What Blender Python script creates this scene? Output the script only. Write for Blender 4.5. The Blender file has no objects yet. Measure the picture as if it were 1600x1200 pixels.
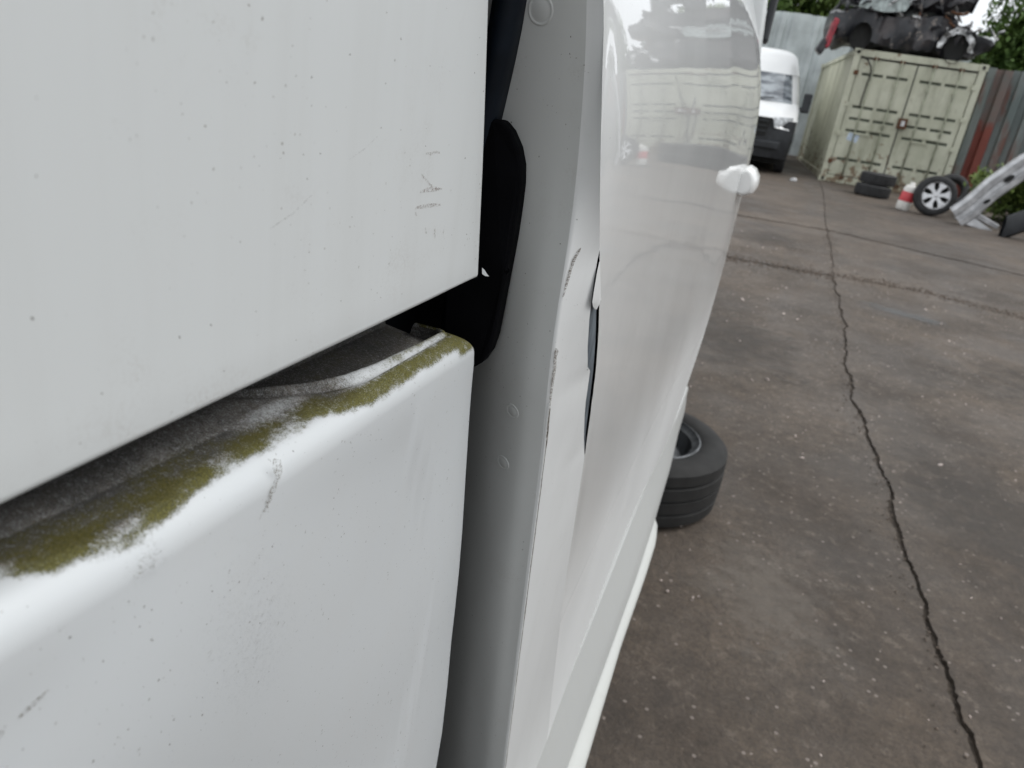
import bpy, bmesh, math, random
from mathutils import Vector, Matrix, noise, geometry
random.seed(7)
S = bpy.context.scene
C = bpy.data.collections.new('yard'); S.collection.children.link(C)
PI = math.pi
CH = 1.40                    # height of the camera above the ground at y = 0
SL = 0.0153                  # the yard rises gently away from the camera

# ------------------------------------------------------------------ camera
cam_d = bpy.data.cameras.new('camera'); cam = bpy.data.objects.new('camera', cam_d); C.objects.link(cam)
S.camera = cam
Rm = Matrix(((0.93444157, -0.24689953, 0.25663121),
             (0.32829209, 0.31798789, -0.88944252),
             (0.13799732, 0.91538206, 0.37819627)))
cam.matrix_world = Matrix.Translation((0, 0, CH)) @ Rm.to_4x4()
cam_d.sensor_fit = 'HORIZONTAL'; cam_d.lens = 6.8; cam_d.sensor_width = 1600 / 1165 * 6.8
cam_d.clip_start = 0.01; cam_d.clip_end = 600
cam_d.dof.use_dof = True; cam_d.dof.focus_distance = 0.36; cam_d.dof.aperture_fstop = 4.8

# ------------------------------------------------------------------ world, sun, exposure
SUN_EL, SUN_ROT = math.radians(52), math.radians(75)
W = bpy.data.worlds.new('World'); S.world = W; W.use_nodes = True
nt = W.node_tree; nt.nodes.clear()
wo = nt.nodes.new('ShaderNodeOutputWorld'); bg = nt.nodes.new('ShaderNodeBackground')
sky = nt.nodes.new('ShaderNodeTexSky'); sky.sky_type = 'NISHITA'; sky.sun_disc = False
sky.sun_elevation = SUN_EL; sky.sun_rotation = SUN_ROT; sky.dust_density = 6; sky.air_density = 1.0; sky.ozone_density = 1
hs = nt.nodes.new('ShaderNodeHueSaturation'); hs.inputs['Saturation'].default_value = 0.12
tc = nt.nodes.new('ShaderNodeTexCoord'); mp = nt.nodes.new('ShaderNodeMapping'); mp.inputs['Scale'].default_value = (1, 1, 2.5)
nz = nt.nodes.new('ShaderNodeTexNoise'); nz.inputs['Scale'].default_value = 2.2; nz.inputs['Detail'].default_value = 6
cr = nt.nodes.new('ShaderNodeMapRange'); cr.inputs['From Min'].default_value = .3; cr.inputs['From Max'].default_value = .7
cr.inputs['To Min'].default_value = 8.5; cr.inputs['To Max'].default_value = 12.5
cc = nt.nodes.new('ShaderNodeCombineColor')
mx = nt.nodes.new('ShaderNodeMix'); mx.data_type = 'RGBA'; mx.inputs[0].default_value = 0.80
nt.links.new(sky.outputs[0], hs.inputs['Color'])
nt.links.new(tc.outputs['Generated'], mp.inputs[0]); nt.links.new(mp.outputs[0], nz.inputs['Vector'])
nt.links.new(nz.outputs['Fac'], cr.inputs['Value'])
for k, m in enumerate((.955, 1.0, 1.045)):
    a = nt.nodes.new('ShaderNodeMath'); a.operation = 'MULTIPLY'; a.inputs[1].default_value = m
    nt.links.new(cr.outputs[0], a.inputs[0]); nt.links.new(a.outputs[0], cc.inputs[k])
nt.links.new(hs.outputs[0], mx.inputs[6]); nt.links.new(cc.outputs[0], mx.inputs[7])
nt.links.new(mx.outputs[2], bg.inputs['Color']); bg.inputs['Strength'].default_value = 0.10
nt.links.new(bg.outputs[0], wo.inputs['Surface'])
sd = bpy.data.lights.new('sun', 'SUN'); sd.energy = 1.2; sd.angle = math.radians(35); sd.color = (1, .98, .95)
so = bpy.data.objects.new('sun', sd); C.objects.link(so)
sdir = Vector((math.sin(SUN_ROT) * math.cos(SUN_EL), math.cos(SUN_ROT) * math.cos(SUN_EL), math.sin(SUN_EL)))
so.rotation_euler = sdir.to_track_quat('Z', 'Y').to_euler(); so.location = (20, 5, 30)
S.view_settings.view_transform = 'Standard'; S.view_settings.look = 'None'
S.view_settings.exposure = 0.32; S.view_settings.gamma = 1
S.view_settings.use_curve_mapping = False

# ------------------------------------------------------------------ helpers
def lerp(a, b, t): return a + (b - a) * t
def sst(t):
    t = max(0., min(1., t)); return t * t * (3 - 2 * t)
def interp(x, pts):
    if x <= pts[0][0]: return pts[0][1]
    for (a, b), (c, d) in zip(pts, pts[1:]):
        if x <= c: return b + (d - b) * (x - a) / (c - a)
    return pts[-1][1]
def gz(y): return SL * y
def nse(x, y=0., z=0.): return noise.noise(Vector((x, y, z)))

def tag(o, label=None, cat=None, group=None, kind=None):
    if label: o['label'] = label
    if cat: o['category'] = cat
    if group: o['group'] = group
    if kind: o['kind'] = kind
    return o
def thing(name, label, cat, loc=(0, 0, 0), rot=(0, 0, 0), group=None):
    o = bpy.data.objects.new(name, None); C.objects.link(o); o.empty_display_size = .2
    o.location = loc; o.rotation_euler = rot
    return tag(o, label, cat, group)
def mesh_obj(name, verts, faces, mat, parent=None, smooth=False, off=(0, 0, 0), angle=None):
    """off: subtracted from the vertices (they are given in the frame of the place)"""
    me = bpy.data.meshes.new(name)
    me.from_pydata([(v[0] - off[0], v[1] - off[1], v[2] - off[2]) for v in verts], [], faces)
    me.validate(); me.update()
    if mat: me.materials.append(mat)
    o = bpy.data.objects.new(name, me); C.objects.link(o)
    if parent: o.parent = parent
    if smooth:
        me.polygons.foreach_set('use_smooth', [True] * len(me.polygons))
        if angle: me.set_sharp_from_angle(angle=math.radians(angle))
    return o
class MB:
    def __init__(s): s.v = []; s.f = []
    def add(s, v, f):
        n = len(s.v); s.v += [tuple(p) for p in v]; s.f += [[i + n for i in q] for q in f]; return s
    def box(s, c, d, M=None, taper=1.):
        hx, hy, hz = d[0] / 2, d[1] / 2, d[2] / 2
        vs = [Vector((x * hx * (taper if z > 0 else 1), y * hy * (taper if z > 0 else 1), z * hz)) for x in (-1, 1) for y in (-1, 1) for z in (-1, 1)]
        if M: vs = [M @ p for p in vs]
        vs = [p + Vector(c) for p in vs]
        return s.add(vs, [(0, 1, 3, 2), (4, 6, 7, 5), (0, 4, 5, 1), (2, 3, 7, 6), (0, 2, 6, 4), (1, 5, 7, 3)])
    def grid(s, P, closed_u=False, closed_v=False):
        """P: rows of points"""
        n = len(P); m = len(P[0]); v = [p for r in P for p in r]; f = []
        for i in range(n - (0 if closed_u else 1)):
            for j in range(m - (0 if closed_v else 1)):
                a = i * m + j; b = i * m + (j + 1) % m; c = ((i + 1) % n) * m + (j + 1) % m; d = ((i + 1) % n) * m + j
                f.append((a, b, c, d))
        return s.add(v, f)
    def tube(s, pts, r, n=8, caps=True):
        pts = [Vector(p) for p in pts]; rows = []
        for i, p in enumerate(pts):
            t = (pts[min(i + 1, len(pts) - 1)] - pts[max(i - 1, 0)]).normalized()
            a = t.cross(Vector((0, 0, 1)));
            if a.length < .05: a = t.cross(Vector((0, 1, 0)))
            a.normalize(); b = t.cross(a); rr = r[i] if isinstance(r, (list, tuple)) else r
            rows.append([p + a * rr * math.cos(2 * PI * k / n) + b * rr * math.sin(2 * PI * k / n) for k in range(n)])
        n0 = len(s.v); s.grid(rows, closed_v=True)
        if caps:
            s.f.append([n0 + k for k in range(n)][::-1]); s.f.append([n0 + (len(rows) - 1) * n + k for k in range(n)])
        return s
    def lathe(s, prof, n=48, M=None, closed=False):
        """prof: (r, h) pairs, axis = local z"""
        rows = []
        for k in range(n):
            a = 2 * PI * k / n; rows.append([Vector((r * math.cos(a), r * math.sin(a), h)) for r, h in prof])
        if M: rows = [[M @ p for p in r] for r in rows]
        return s.grid(rows, closed_u=True, closed_v=closed)
    def poly(s, pts, n, th):
        """flat outline pts (3d), extruded by vector n*th"""
        k = len(pts); a = [Vector(p) for p in pts]; b = [p + Vector(n) * th for p in a]
        return s.add(a + b, [list(range(k))[::-1], list(range(k, 2 * k))] + [(i, (i + 1) % k, k + (i + 1) % k, k + i) for i in range(k)])
    def build(s, name, mat, parent=None, smooth=False, off=(0, 0, 0), angle=None, bevel=0):
        o = mesh_obj(name, s.v, s.f, mat, parent, smooth, off, angle)
        bm = bmesh.new(); bm.from_mesh(o.data); bmesh.ops.recalc_face_normals(bm, faces=bm.faces); bm.to_mesh(o.data); bm.free()
        if bevel:
            b = o.modifiers.new('b', 'BEVEL'); b.width = bevel; b.segments = 2; b.limit_method = 'ANGLE'; b.angle_limit = math.radians(40)
        return o

# ------------------------------------------------------------------ materials
class N:
    """tiny node builder"""
    def __init__(s, name):
        s.m = bpy.data.materials.new(name); s.m.use_nodes = True; s.t = s.m.node_tree; s.t.nodes.clear()
        s.out = s.t.nodes.new('ShaderNodeOutputMaterial'); s.b = s.t.nodes.new('ShaderNodeBsdfPrincipled')
        s.t.links.new(s.b.outputs[0], s.out.inputs[0]); s.co = s.t.nodes.new('ShaderNodeTexCoord').outputs['Object']
    def n(s, ty, **k):
        q = s.t.nodes.new(ty)
        for a, v in k.items(): setattr(q, a, v)
        return q
    def put(s, sock, v):
        if isinstance(v, bpy.types.NodeSocket): s.t.links.new(v, sock)
        elif isinstance(v, (tuple, list)) and len(v) == 3 and sock.type == 'RGBA': sock.default_value = (*v, 1)
        else: sock.default_value = v
    def P(s, **k):
        for a, v in k.items(): s.put(s.b.inputs[a.replace('_', ' ')], v)
        return s
    def map(s, scale=(1, 1, 1), rot=(0, 0, 0), loc=(0, 0, 0), src=None):
        q = s.n('ShaderNodeMapping'); q.inputs['Scale'].default_value = scale; q.inputs['Rotation'].default_value = rot; q.inputs['Location'].default_value = loc
        s.put(q.inputs[0], src or s.co); return q.outputs[0]
    def noise(s, scale, detail=4, rough=.55, vec=None, dist=0):
        q = s.n('ShaderNodeTexNoise'); q.inputs['Scale'].default_value = scale; q.inputs['Detail'].default_value = detail
        q.inputs['Roughness'].default_value = rough; q.inputs['Distortion'].default_value = dist; s.put(q.inputs['Vector'], vec or s.co); return q.outputs['Fac']
    def voro(s, scale, vec=None, feature='F1'):
        q = s.n('ShaderNodeTexVoronoi', feature=feature); q.inputs['Scale'].default_value = scale; s.put(q.inputs['Vector'], vec or s.co); return q
    def math(s, op, a, b=0., clamp=False):
        q = s.n('ShaderNodeMath', operation=op); q.use_clamp = clamp; s.put(q.inputs[0], a); s.put(q.inputs[1], b); return q.outputs[0]
    def rng(s, v, a, b, c=0., d=1., smooth=True):
        q = s.n('ShaderNodeMapRange'); q.interpolation_type = 'SMOOTHSTEP' if smooth else 'LINEAR'
        for k, x in zip(('Value', 'From Min', 'From Max', 'To Min', 'To Max'), (v, a, b, c, d)): s.put(q.inputs[k], x)
        return q.outputs[0]
    def mix(s, f, a, b):
        q = s.n('ShaderNodeMix', data_type='RGBA'); s.put(q.inputs[0], f); s.put(q.inputs[6], a); s.put(q.inputs[7], b); return q.outputs[2]
    def bump(s, h, strength=.3, dist=.01):
        q = s.n('ShaderNodeBump'); q.inputs['Strength'].default_value = strength; q.inputs['Distance'].default_value = dist
        s.put(q.inputs['Height'], h); s.put(s.b.inputs['Normal'], q.outputs[0]); return q.outputs[0]
    def attr(s, name):
        q = s.n('ShaderNodeAttribute'); q.attribute_name = name; return q.outputs['Fac']

def plain(name, col, rough=.6, metal=0., var=.25, scale=8, **k):
    m = N(name); f = m.rng(m.noise(scale, 5), .3, .7)
    m.P(Base_Color=m.mix(f, tuple(c * (1 - var) for c in col), tuple(min(1, c * (1 + var)) for c in col)), Roughness=rough, Metallic=metal, **k)
    return m.m

def specks(m, scale, rmax, prob, seed, ax=1):
    """mask of small dirt specks scattered over a side panel (the y, z plane)"""
    sxyz = m.n('ShaderNodeSeparateXYZ'); m.put(sxyz.inputs[0], m.co); cxyz = m.n('ShaderNodeCombineXYZ')
    m.put(cxyz.inputs[0], m.math('ADD', sxyz.outputs[ax], seed)); m.put(cxyz.inputs[1], sxyz.outputs[2]); v = cxyz.outputs[0]
    d = m.n('ShaderNodeVectorMath', operation='ADD'); m.put(d.inputs[0], v)
    nn = m.n('ShaderNodeTexNoise'); nn.inputs['Scale'].default_value = 900; m.put(nn.inputs['Vector'], m.co)
    sc = m.n('ShaderNodeVectorMath', operation='SCALE'); m.put(sc.inputs[0], nn.outputs['Color']); sc.inputs['Scale'].default_value = .0012
    m.put(d.inputs[1], sc.outputs[0])
    vo = m.voro(scale, d.outputs[0]); vo.voronoi_dimensions = '2D'; sp = m.n('ShaderNodeSeparateColor'); m.put(sp.inputs[0], vo.outputs['Color'])
    rad = m.math('MULTIPLY', m.math('POWER', sp.outputs[1], 4.5), rmax)
    on = m.math('GREATER_THAN', sp.outputs[0], 1 - prob)
    return m.math('MULTIPLY', m.rng(m.math('SUBTRACT', rad, vo.outputs['Distance']), 0, .02), on)

def paint(name, col=(.76, .77, .765), rough=.3, coat=.4, coat_r=.1, speck=1., wav=0., dirt=.5, spec=.5, ior=1.5, ax=1):
    m = N(name)
    lo = m.rng(m.noise(6, 5, .6, m.map(scale=(1, 1, .35))), .35, .75)
    fine = m.noise(900, 2, .7)
    c = m.mix(m.math('MULTIPLY', lo, .16 * dirt), col, tuple(x * .8 for x in (col[0], col[1] * .985, col[2] * .95)))
    # faint vertical streaks, then mottled grime
    st = m.rng(m.noise(9, 4, .65, m.map(scale=(1, 5, .35), loc=(0, 3, 0))), .42, .72)
    c = m.mix(m.math('MULTIPLY', st, .12 * dirt), c, (.42, .42, .40))
    g = m.math('MULTIPLY', m.rng(m.noise(28, 7, .7), .52, .8), m.rng(fine, .42, .62))
    c = m.mix(m.math('MULTIPLY', g, .34 * dirt), c, (.33, .30, .27))
    if speck:
        a = specks(m, 150, .060, .65, 1.3, ax); b = specks(m, 420, .15, .35, 5.1, ax)
        pt = m.rng(m.noise(14, 3), .45, .62)
        c = m.mix(m.math('MULTIPLY', a, .95 * speck), c, (.07, .06, .05))
        c = m.mix(m.math('MULTIPLY', m.math('MULTIPLY', b, pt), .7 * speck), c, (.12, .10, .08))
    m.P(Base_Color=c, Roughness=m.rng(lo, 0, 1, rough, rough + .12), Coat_Weight=coat, Coat_Roughness=coat_r, Specular_IOR_Level=spec, Coat_IOR=ior)
    if wav:
        h = m.noise(7, 2, .4, m.map(scale=(1, 1, .6))); bn = m.bump(h, 1., wav); m.put(m.b.inputs['Coat Normal'], bn)
    return m.m

M = {}
M['panel'] = paint('van_white_dull', col=(.585, .604, .606), dirt=.9, rough=.42, coat=.25, coat_r=.25)
M['door'] = paint('van_white_gloss', col=(.74, .75, .75), rough=.38, coat=1., coat_r=.018, speck=.4, wav=.0004, dirt=.3, spec=.25, ior=1.40)
M['jamb'] = paint('jamb_white', col=(.56, .57, .56), ax=0, rough=.5, coat=.12, coat_r=.3, speck=1., dirt=1.)  # the door's white made greyer, shade of the rear face in the colour
M['sill'] = paint('sill_white', col=(.42, .428, .42), rough=.5, coat=.2, coat_r=.3, speck=.3, dirt=1.)
M['black_plastic'] = plain('black_plastic', (.003, .003, .004), .9, var=.3, scale=30, Specular_IOR_Level=.08)
M['rubber_seal'] = plain('rubber_seal', (.006, .010, .017), .6, scale=60, Specular_IOR_Level=.25)
M['interior'] = plain('interior_black', (.003, .004, .006), .9, Specular_IOR_Level=.1)
M['steel_bare'] = None

def m_steel():
    m = N('torn_steel'); f = m.rng(m.noise(260, 6, .7, m.map(scale=(1, 1, .12))), .35, .7)
    m.P(Base_Color=m.mix(f, (.06, .075, .09), (.16, .19, .22)), Metallic=.3, Roughness=.5); m.bump(m.noise(500, 3), .3, .0005); return m.m
M['steel_bare'] = m_steel()
def m_chip():
    m = N('paint_chip_edge'); f = m.rng(m.noise(420, 6, .75), .42, .6)
    m.P(Base_Color=m.mix(f, (.07, .055, .045), (.34, .32, .29)), Roughness=.8); m.bump(m.noise(600, 3), .5, .0006); return m.m
M['chip'] = m_chip()

def dull_low(mat):     # road film: the gloss fades towards the sill
    t = mat.node_tree; b = next(n for n in t.nodes if n.type == 'BSDF_PRINCIPLED'); co = t.nodes.new('ShaderNodeTexCoord'); sp = t.nodes.new('ShaderNodeSeparateXYZ')
    t.links.new(co.outputs['Object'], sp.inputs[0])
    for sock, lo_, hi_ in (('Coat Roughness', .45, .018), ('Coat Weight', .35, 1.)):
        q = t.nodes.new('ShaderNodeMapRange'); q.interpolation_type = 'SMOOTHSTEP'; t.links.new(sp.outputs[2], q.inputs['Value'])
        q.inputs['From Min'].default_value = .80; q.inputs['From Max'].default_value = 1.18; q.inputs['To Min'].default_value = lo_; q.inputs['To Max'].default_value = hi_
        t.links.new(q.outputs[0], b.inputs[sock])
dull_low(M['door'])
def m_ledge():
    m = N('ledge_paint_algae')
    gr, di_shade = m.attr('algae'), m.attr('dirt')
    f1 = m.math('ADD', m.math('MULTIPLY', m.noise(520, 4, .8), .35), m.math('MULTIPLY', m.noise(2400, 3, .85), .65)); f2 = m.noise(2100, 2, .8); f3 = m.noise(190, 4, .7, m.map(scale=(1, .5, 1)))
    col = m.mix(m.rng(m.noise(40, 4), .4, .7, 0, .12), (.555, .576, .588), (.54, .54, .53))
    di2 = m.math('ADD', di_shade, m.math('MULTIPLY', m.math('SUBTRACT', f1, .5), 2.6), )
    dm = m.math('MULTIPLY', m.rng(di2, .30, 1.0), m.rng(di_shade, .02, .25))
    col = m.mix(m.math('MULTIPLY', dm, .95), col, m.mix(m.rng(m.math('ADD', m.math('MULTIPLY', f2, .6), m.math('MULTIPLY', m.noise(70, 4, .7), .4)), .36, .62), (.020, .018, .016), m.mix(m.rng(di_shade, .80, 1.), (.19, .165, .14), (.055, .048, .042))))  # dirt turns darker towards the slot, the shade there put into its colour
    ga = m.math('ADD', gr, m.math('MULTIPLY', m.math('SUBTRACT', f1, .5), 2.7))
    ga = m.math('ADD', ga, m.math('MULTIPLY', m.math('SUBTRACT', f3, .5), 1.3))
    gm = m.math('MULTIPLY', m.rng(ga, .25, .95), m.rng(gr, .02, .25))
    gc = m.mix(m.rng(f2, .35, .65), (.042, .042, .008), (.165, .150, .030))
    gc = m.mix(m.math('MULTIPLY', m.rng(di_shade, .2, .9), .6), gc, (.055, .048, .022))
    col = m.mix(m.math('MULTIPLY', gm, .96), col, gc)
    pk = m.rng(m.noise(330, 3, .8), .66, .72); col = m.mix(m.math('MULTIPLY', pk, .5), col, (.1, .09, .07))
    a = specks(m, 150, .060, .65, 3.3); b = specks(m, 420, .15, .35, 8.1)
    col = m.mix(m.math('MULTIPLY', m.math('MAXIMUM', a, m.math('MULTIPLY', b, m.rng(m.noise(14, 3), .42, .6))), .8), col, (.07, .06, .05))
    cov = m.math('MAXIMUM', dm, gm)
    m.P(Base_Color=col, Specular_IOR_Level=m.rng(cov, 0, .6, .5, .08), Roughness=m.rng(cov, 0, 1, .38, .9), Coat_Weight=m.rng(cov, 0, .6, .35, 0.), Coat_Roughness=.22)
    m.bump(m.math('MULTIPLY', f1, cov), .6, .0006)
    return m.m
M['ledge'] = m_ledge()

def m_ground():
    m = N('yard_concrete')
    a = m.rng(m.noise(.75, 8, .68), .36, .64); b = m.rng(m.noise(5, 8, .7), .3, .72); c = m.noise(85, 5, .8)
    col = m.mix(a, (.052, .039, .028), (.138, .104, .075))
    col = m.mix(m.math('MULTIPLY', b, .65), col, (.085, .069, .057))
    # streaks of wheel tracks along the yard
    st = m.rng(m.noise(1.6, 4, .6, m.map(scale=(1, .12, 1))), .5, .75); col = m.mix(m.math('MULTIPLY', st, .5), col, (.105, .095, .087))
    pale = m.rng(m.noise(1.1, 5, .65, m.map(loc=(7, 3, 0))), .62, .78); col = m.mix(m.math('MULTIPLY', pale, .35), col, (.23, .20, .175))
    dk = m.rng(m.noise(3.1, 6, .7, m.map(loc=(1, 9, 0))), .58, .72); col = m.mix(m.math('MULTIPLY', dk, .45), col, (.036, .029, .024))
    gr = m.rng(c, .42, .62); col = m.mix(m.math('MULTIPLY', gr, .5), col, (.038, .030, .025))
    mid = m.noise(22, 8, .78); col = m.mix(m.rng(mid, .50, .62, 0, .55), col, (.045, .035, .027)); col = m.mix(m.rng(mid, .46, .36, 0, .5), col, (.19, .155, .125))
    v = m.voro(55); v.voronoi_dimensions = '2D'; sp = m.n('ShaderNodeSeparateColor'); m.put(sp.inputs[0], v.outputs['Color'])
    grit = m.math('MULTIPLY', m.math('LESS_THAN', v.outputs['Distance'], .28), m.math('GREATER_THAN', sp.outputs[0], .972))
    col = m.mix(m.math('MULTIPLY', grit, .6), col, (.32, .27, .24))
    m.P(Base_Color=col, Roughness=m.rng(m.noise(2, 5), .3, .7, .5, .85))
    h = m.math('ADD', m.math('MULTIPLY', c, .5), m.noise(14, 8, .75)); m.bump(h, .7, .02)
    return m.m
M['ground'] = m_ground()
M['dirt'] = plain('joint_dirt', (.060, .047, .036), .95, var=.5, scale=60)
M['chips'] = plain('glass_chips', (.50, .42, .38), .25, var=.4, scale=3)

def m_container():
    m = N('container_cream')
    n1 = m.rng(m.noise(1.5, 6, .6), .3, .7)
    col = m.mix(n1, (.44, .445, .34), (.56, .56, .45))
    col = m.mix(m.rng(m.noise(2.5, 6, .7, m.map(scale=(1, 1, .2))), .45, .75, 0, .8), col, (.25, .25, .18))
    col = m.mix(m.rng(m.noise(9, 6, .7), .55, .75, 0, .45), col, (.20, .18, .12))
    sx = m.n('ShaderNodeSeparateXYZ'); m.put(sx.inputs[0], m.co)
    lowm = m.rng(sx.outputs[2], .0, 1.3, .15, 0.); topm = m.rng(sx.outputs[2], 2.1, 2.6, 0, .06)
    r = m.noise(5.5, 8, .72)
    rust = m.rng(m.math('ADD', r, m.math('ADD', lowm, topm)), .63, .70)
    col = m.mix(m.math('MULTIPLY', rust, .8), col, m.mix(m.noise(30), (.06, .028, .015), (.22, .12, .05)))
    m.P(Base_Color=col, Roughness=.6); return m.m
M['container'] = m_container()
M['rust'] = plain('rust', (.10, .045, .022), .85, var=.5, scale=40)
M['gasket'] = plain('door_gasket', (.012, .012, .011), .8)
M['fence_pale'] = plain('fence_pale_sheet', (.50, .54, .54), .42, var=.18, scale=2)
M['roofing'] = None
def m_fence_rusty():
    m = N('fence_green_rusty'); col = m.mix(m.rng(m.noise(3, 5, .6, m.map(scale=(1, 1, .25))), .3, .7), (.115, .140, .136), (.215, .235, .225))
    r = m.rng(m.noise(2.2, 6, .7, m.map(scale=(1.2, 1, .3), loc=(3, 0, 1))), .47, .62)
    col = m.mix(m.math('MULTIPLY', r, .85), col, (.15, .055, .035)); m.P(Base_Color=col, Roughness=.6); return m.m
M['fence_rusty'] = m_fence_rusty()
def m_red():
    m = N('fence_red_primer'); sx = m.n('ShaderNodeSeparateXYZ'); m.put(sx.inputs[0], m.co)
    f = m.rng(m.math('ADD', sx.outputs[2], m.math('MULTIPLY', m.noise(3, 5, .7), 1.2)), 2.0, 2.3); g = m.noise(5, 5)
    m.P(Base_Color=m.mix(f, m.mix(g, (.13, .035, .025), (.28, .07, .05)), m.mix(g, (.12, .15, .145), (.20, .10, .08))), Roughness=.7); return m.m
M['fence_red'] = m_red()
def m_burnt():
    m = N('burnt_body'); n = m.noise(2.2, 7, .7)
    col = m.mix(m.rng(n, .45, .7), (.010, .011, .015), (.06, .05, .05)); col = m.mix(m.rng(m.noise(4, 6, .75, m.map(loc=(4, 2, 0))), .57, .66), col, (.24, .20, .17))
    m.P(Base_Color=col, Roughness=.5, Coat_Weight=.25, Coat_Roughness=.3); return m.m
M['burnt'] = m_burnt()
M['scrap_pale'] = plain('scrap_pale_metal', (.42, .42, .42), .4, .5, var=.6, scale=9)
M['glass_dust'] = plain('dusty_glass', (.30, .34, .33), .2, var=.5, scale=7)
M['red_lamp'] = plain('red_lamp_plastic', (.30, .02, .035), .25, var=.5, scale=12)
M['tyre'] = plain('tyre_rubber', (.022, .022, .023), .72, var=.35, scale=14)
M['tyre_old'] = plain('tyre_rubber_dusty', (.014, .0135, .013), .8, var=.35, scale=14)
M['steel_rim'] = plain('steel_rim', (.10, .105, .11), .5, .4, var=.5, scale=20)
M['alloy'] = plain('alloy_silver', (.62, .62, .63), .35, .6, var=.1, scale=20)
M['silver'] = plain('silver_body_metal', (.50, .50, .51), .35, .45, var=.25, scale=8)
M['van_white'] = plain('far_van_white', (.80, .80, .79), .3, var=.02, scale=5, Coat_Weight=.5)
M['screen'] = None
def m_screen():
    m = N('windscreen_glass'); f = m.rng(m.noise(3.4, 4, .6, m.map(scale=(.6, 1, 2.2))), .35, .65)
    m.P(Base_Color=m.mix(f, (.05, .06, .075), (.40, .43, .45)), Roughness=.12, Coat_Weight=1., Coat_Roughness=.03); return m.m
M['screen'] = m_screen()
M['lamp'] = plain('headlamp_lens', (.55, .57, .58), .15, var=.5, scale=18, Coat_Weight=1.)
M['trim_black'] = plain('bumper_black', (.018, .020, .023), .5, var=.3, scale=8)
M['plate'] = plain('sticker_blue_white', (.50, .58, .68), .5, var=.25, scale=30)
M['bottle_w'] = plain('bottle_white', (.66, .64, .60), .4, var=.1)
M['bottle_r'] = plain('bottle_red', (.55, .06, .07), .4, var=.1)
M['bark'] = plain('bark', (.06, .05, .04), .9)
def m_leaf(name, a, b):
    m = N(name); m.P(Base_Color=m.mix(m.rng(m.noise(1.6, 5, .7), .35, .65), a, b), Roughness=.6, Specular_IOR_Level=.3); return m.m
M['leaf_light'] = m_leaf('leaf_light', (.055, .095, .020), (.15, .20, .05))
M['leaf_dark'] = m_leaf('leaf_dark', (.012, .030, .016), (.035, .065, .030))
M['leaf_mid'] = m_leaf('leaf_mid', (.05, .10, .025), (.13, .20, .055))

# ------------------------------------------------------------------ ground: slabs with open joints over a dirt bed
ground = mesh_obj('ground', [(-200, -200, gz(-200) - .009), (200, -200, gz(-200) - .009), (200, 200, gz(200) - .009), (-200, 200, gz(200) - .009)], [(0, 1, 2, 3)], M['dirt'])
tag(ground, 'brown grey broken concrete yard with open joints', kind='structure')
main_crack = [(-30, .86), (1.69, .827), (2.04, .80), (2.34, .787), (2.77, .76), (3.1, .775), (3.6, .745), (4.2, .70), (4.87, .714), (5.8, .76), (7.19, .755), (8.5, .80), (10.9, .83), (14, .93), (21.3, 1.02), (60, 1.3)]
cross_a = [(-40, 7.4), (-3.4, 7.3), (-.18, 7.31), (.7, 7.42), (1.54, 7.50), (2.27, 7.22), (4, 7.2), (40, 7.3)]
cross_b = [(-40, 10.2), (-.22, 10.2), (.89, 10.35), (1.94, 9.98), (2.89, 9.66), (4, 9.5), (40, 9.8)]
def vline(k):
    pts = {0: [(-60, -60), (60, -60)], 1: [(-60, -3.4), (60, -3.3)], 2: main_crack, 3: [(-60, 5.1), (60, 5.2)], 4: [(-60, 60), (60, 60)]}[k]
    return lambda y: interp(y, pts) + (0 if k in (0, 4) else .022 * nse(y * 4.3, k * 7.1) + .012 * nse(y * 15, k * 3.3) + .007 * nse(y * 53, k))
def hline(k):
    pts = {0: [(-60, -60), (60, -60)], 1: [(-60, -2.6), (60, -2.5)], 2: cross_a, 3: cross_b, 4: [(-60, 60), (60, 60)]}[k]
    return lambda x: interp(x, pts) + (0 if k in (0, 4) else .03 * nse(x * 4.1, k * 5.7) + .03 * nse(x * 13, k * 9.3) + .012 * nse(x * 47, k))
def width(a, b, k):
    w = .0030 + .010 * abs(nse(a * 1.9, k * 4.4)) + .007 * abs(nse(a * 9, k + b)) + .006 * abs(nse(a * 31, k + b))
    if k in (22, 23): w = .015 + 3.4 * w * (.4 + 1.6 * abs(nse(a * 1.1, k)))
    return w
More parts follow.
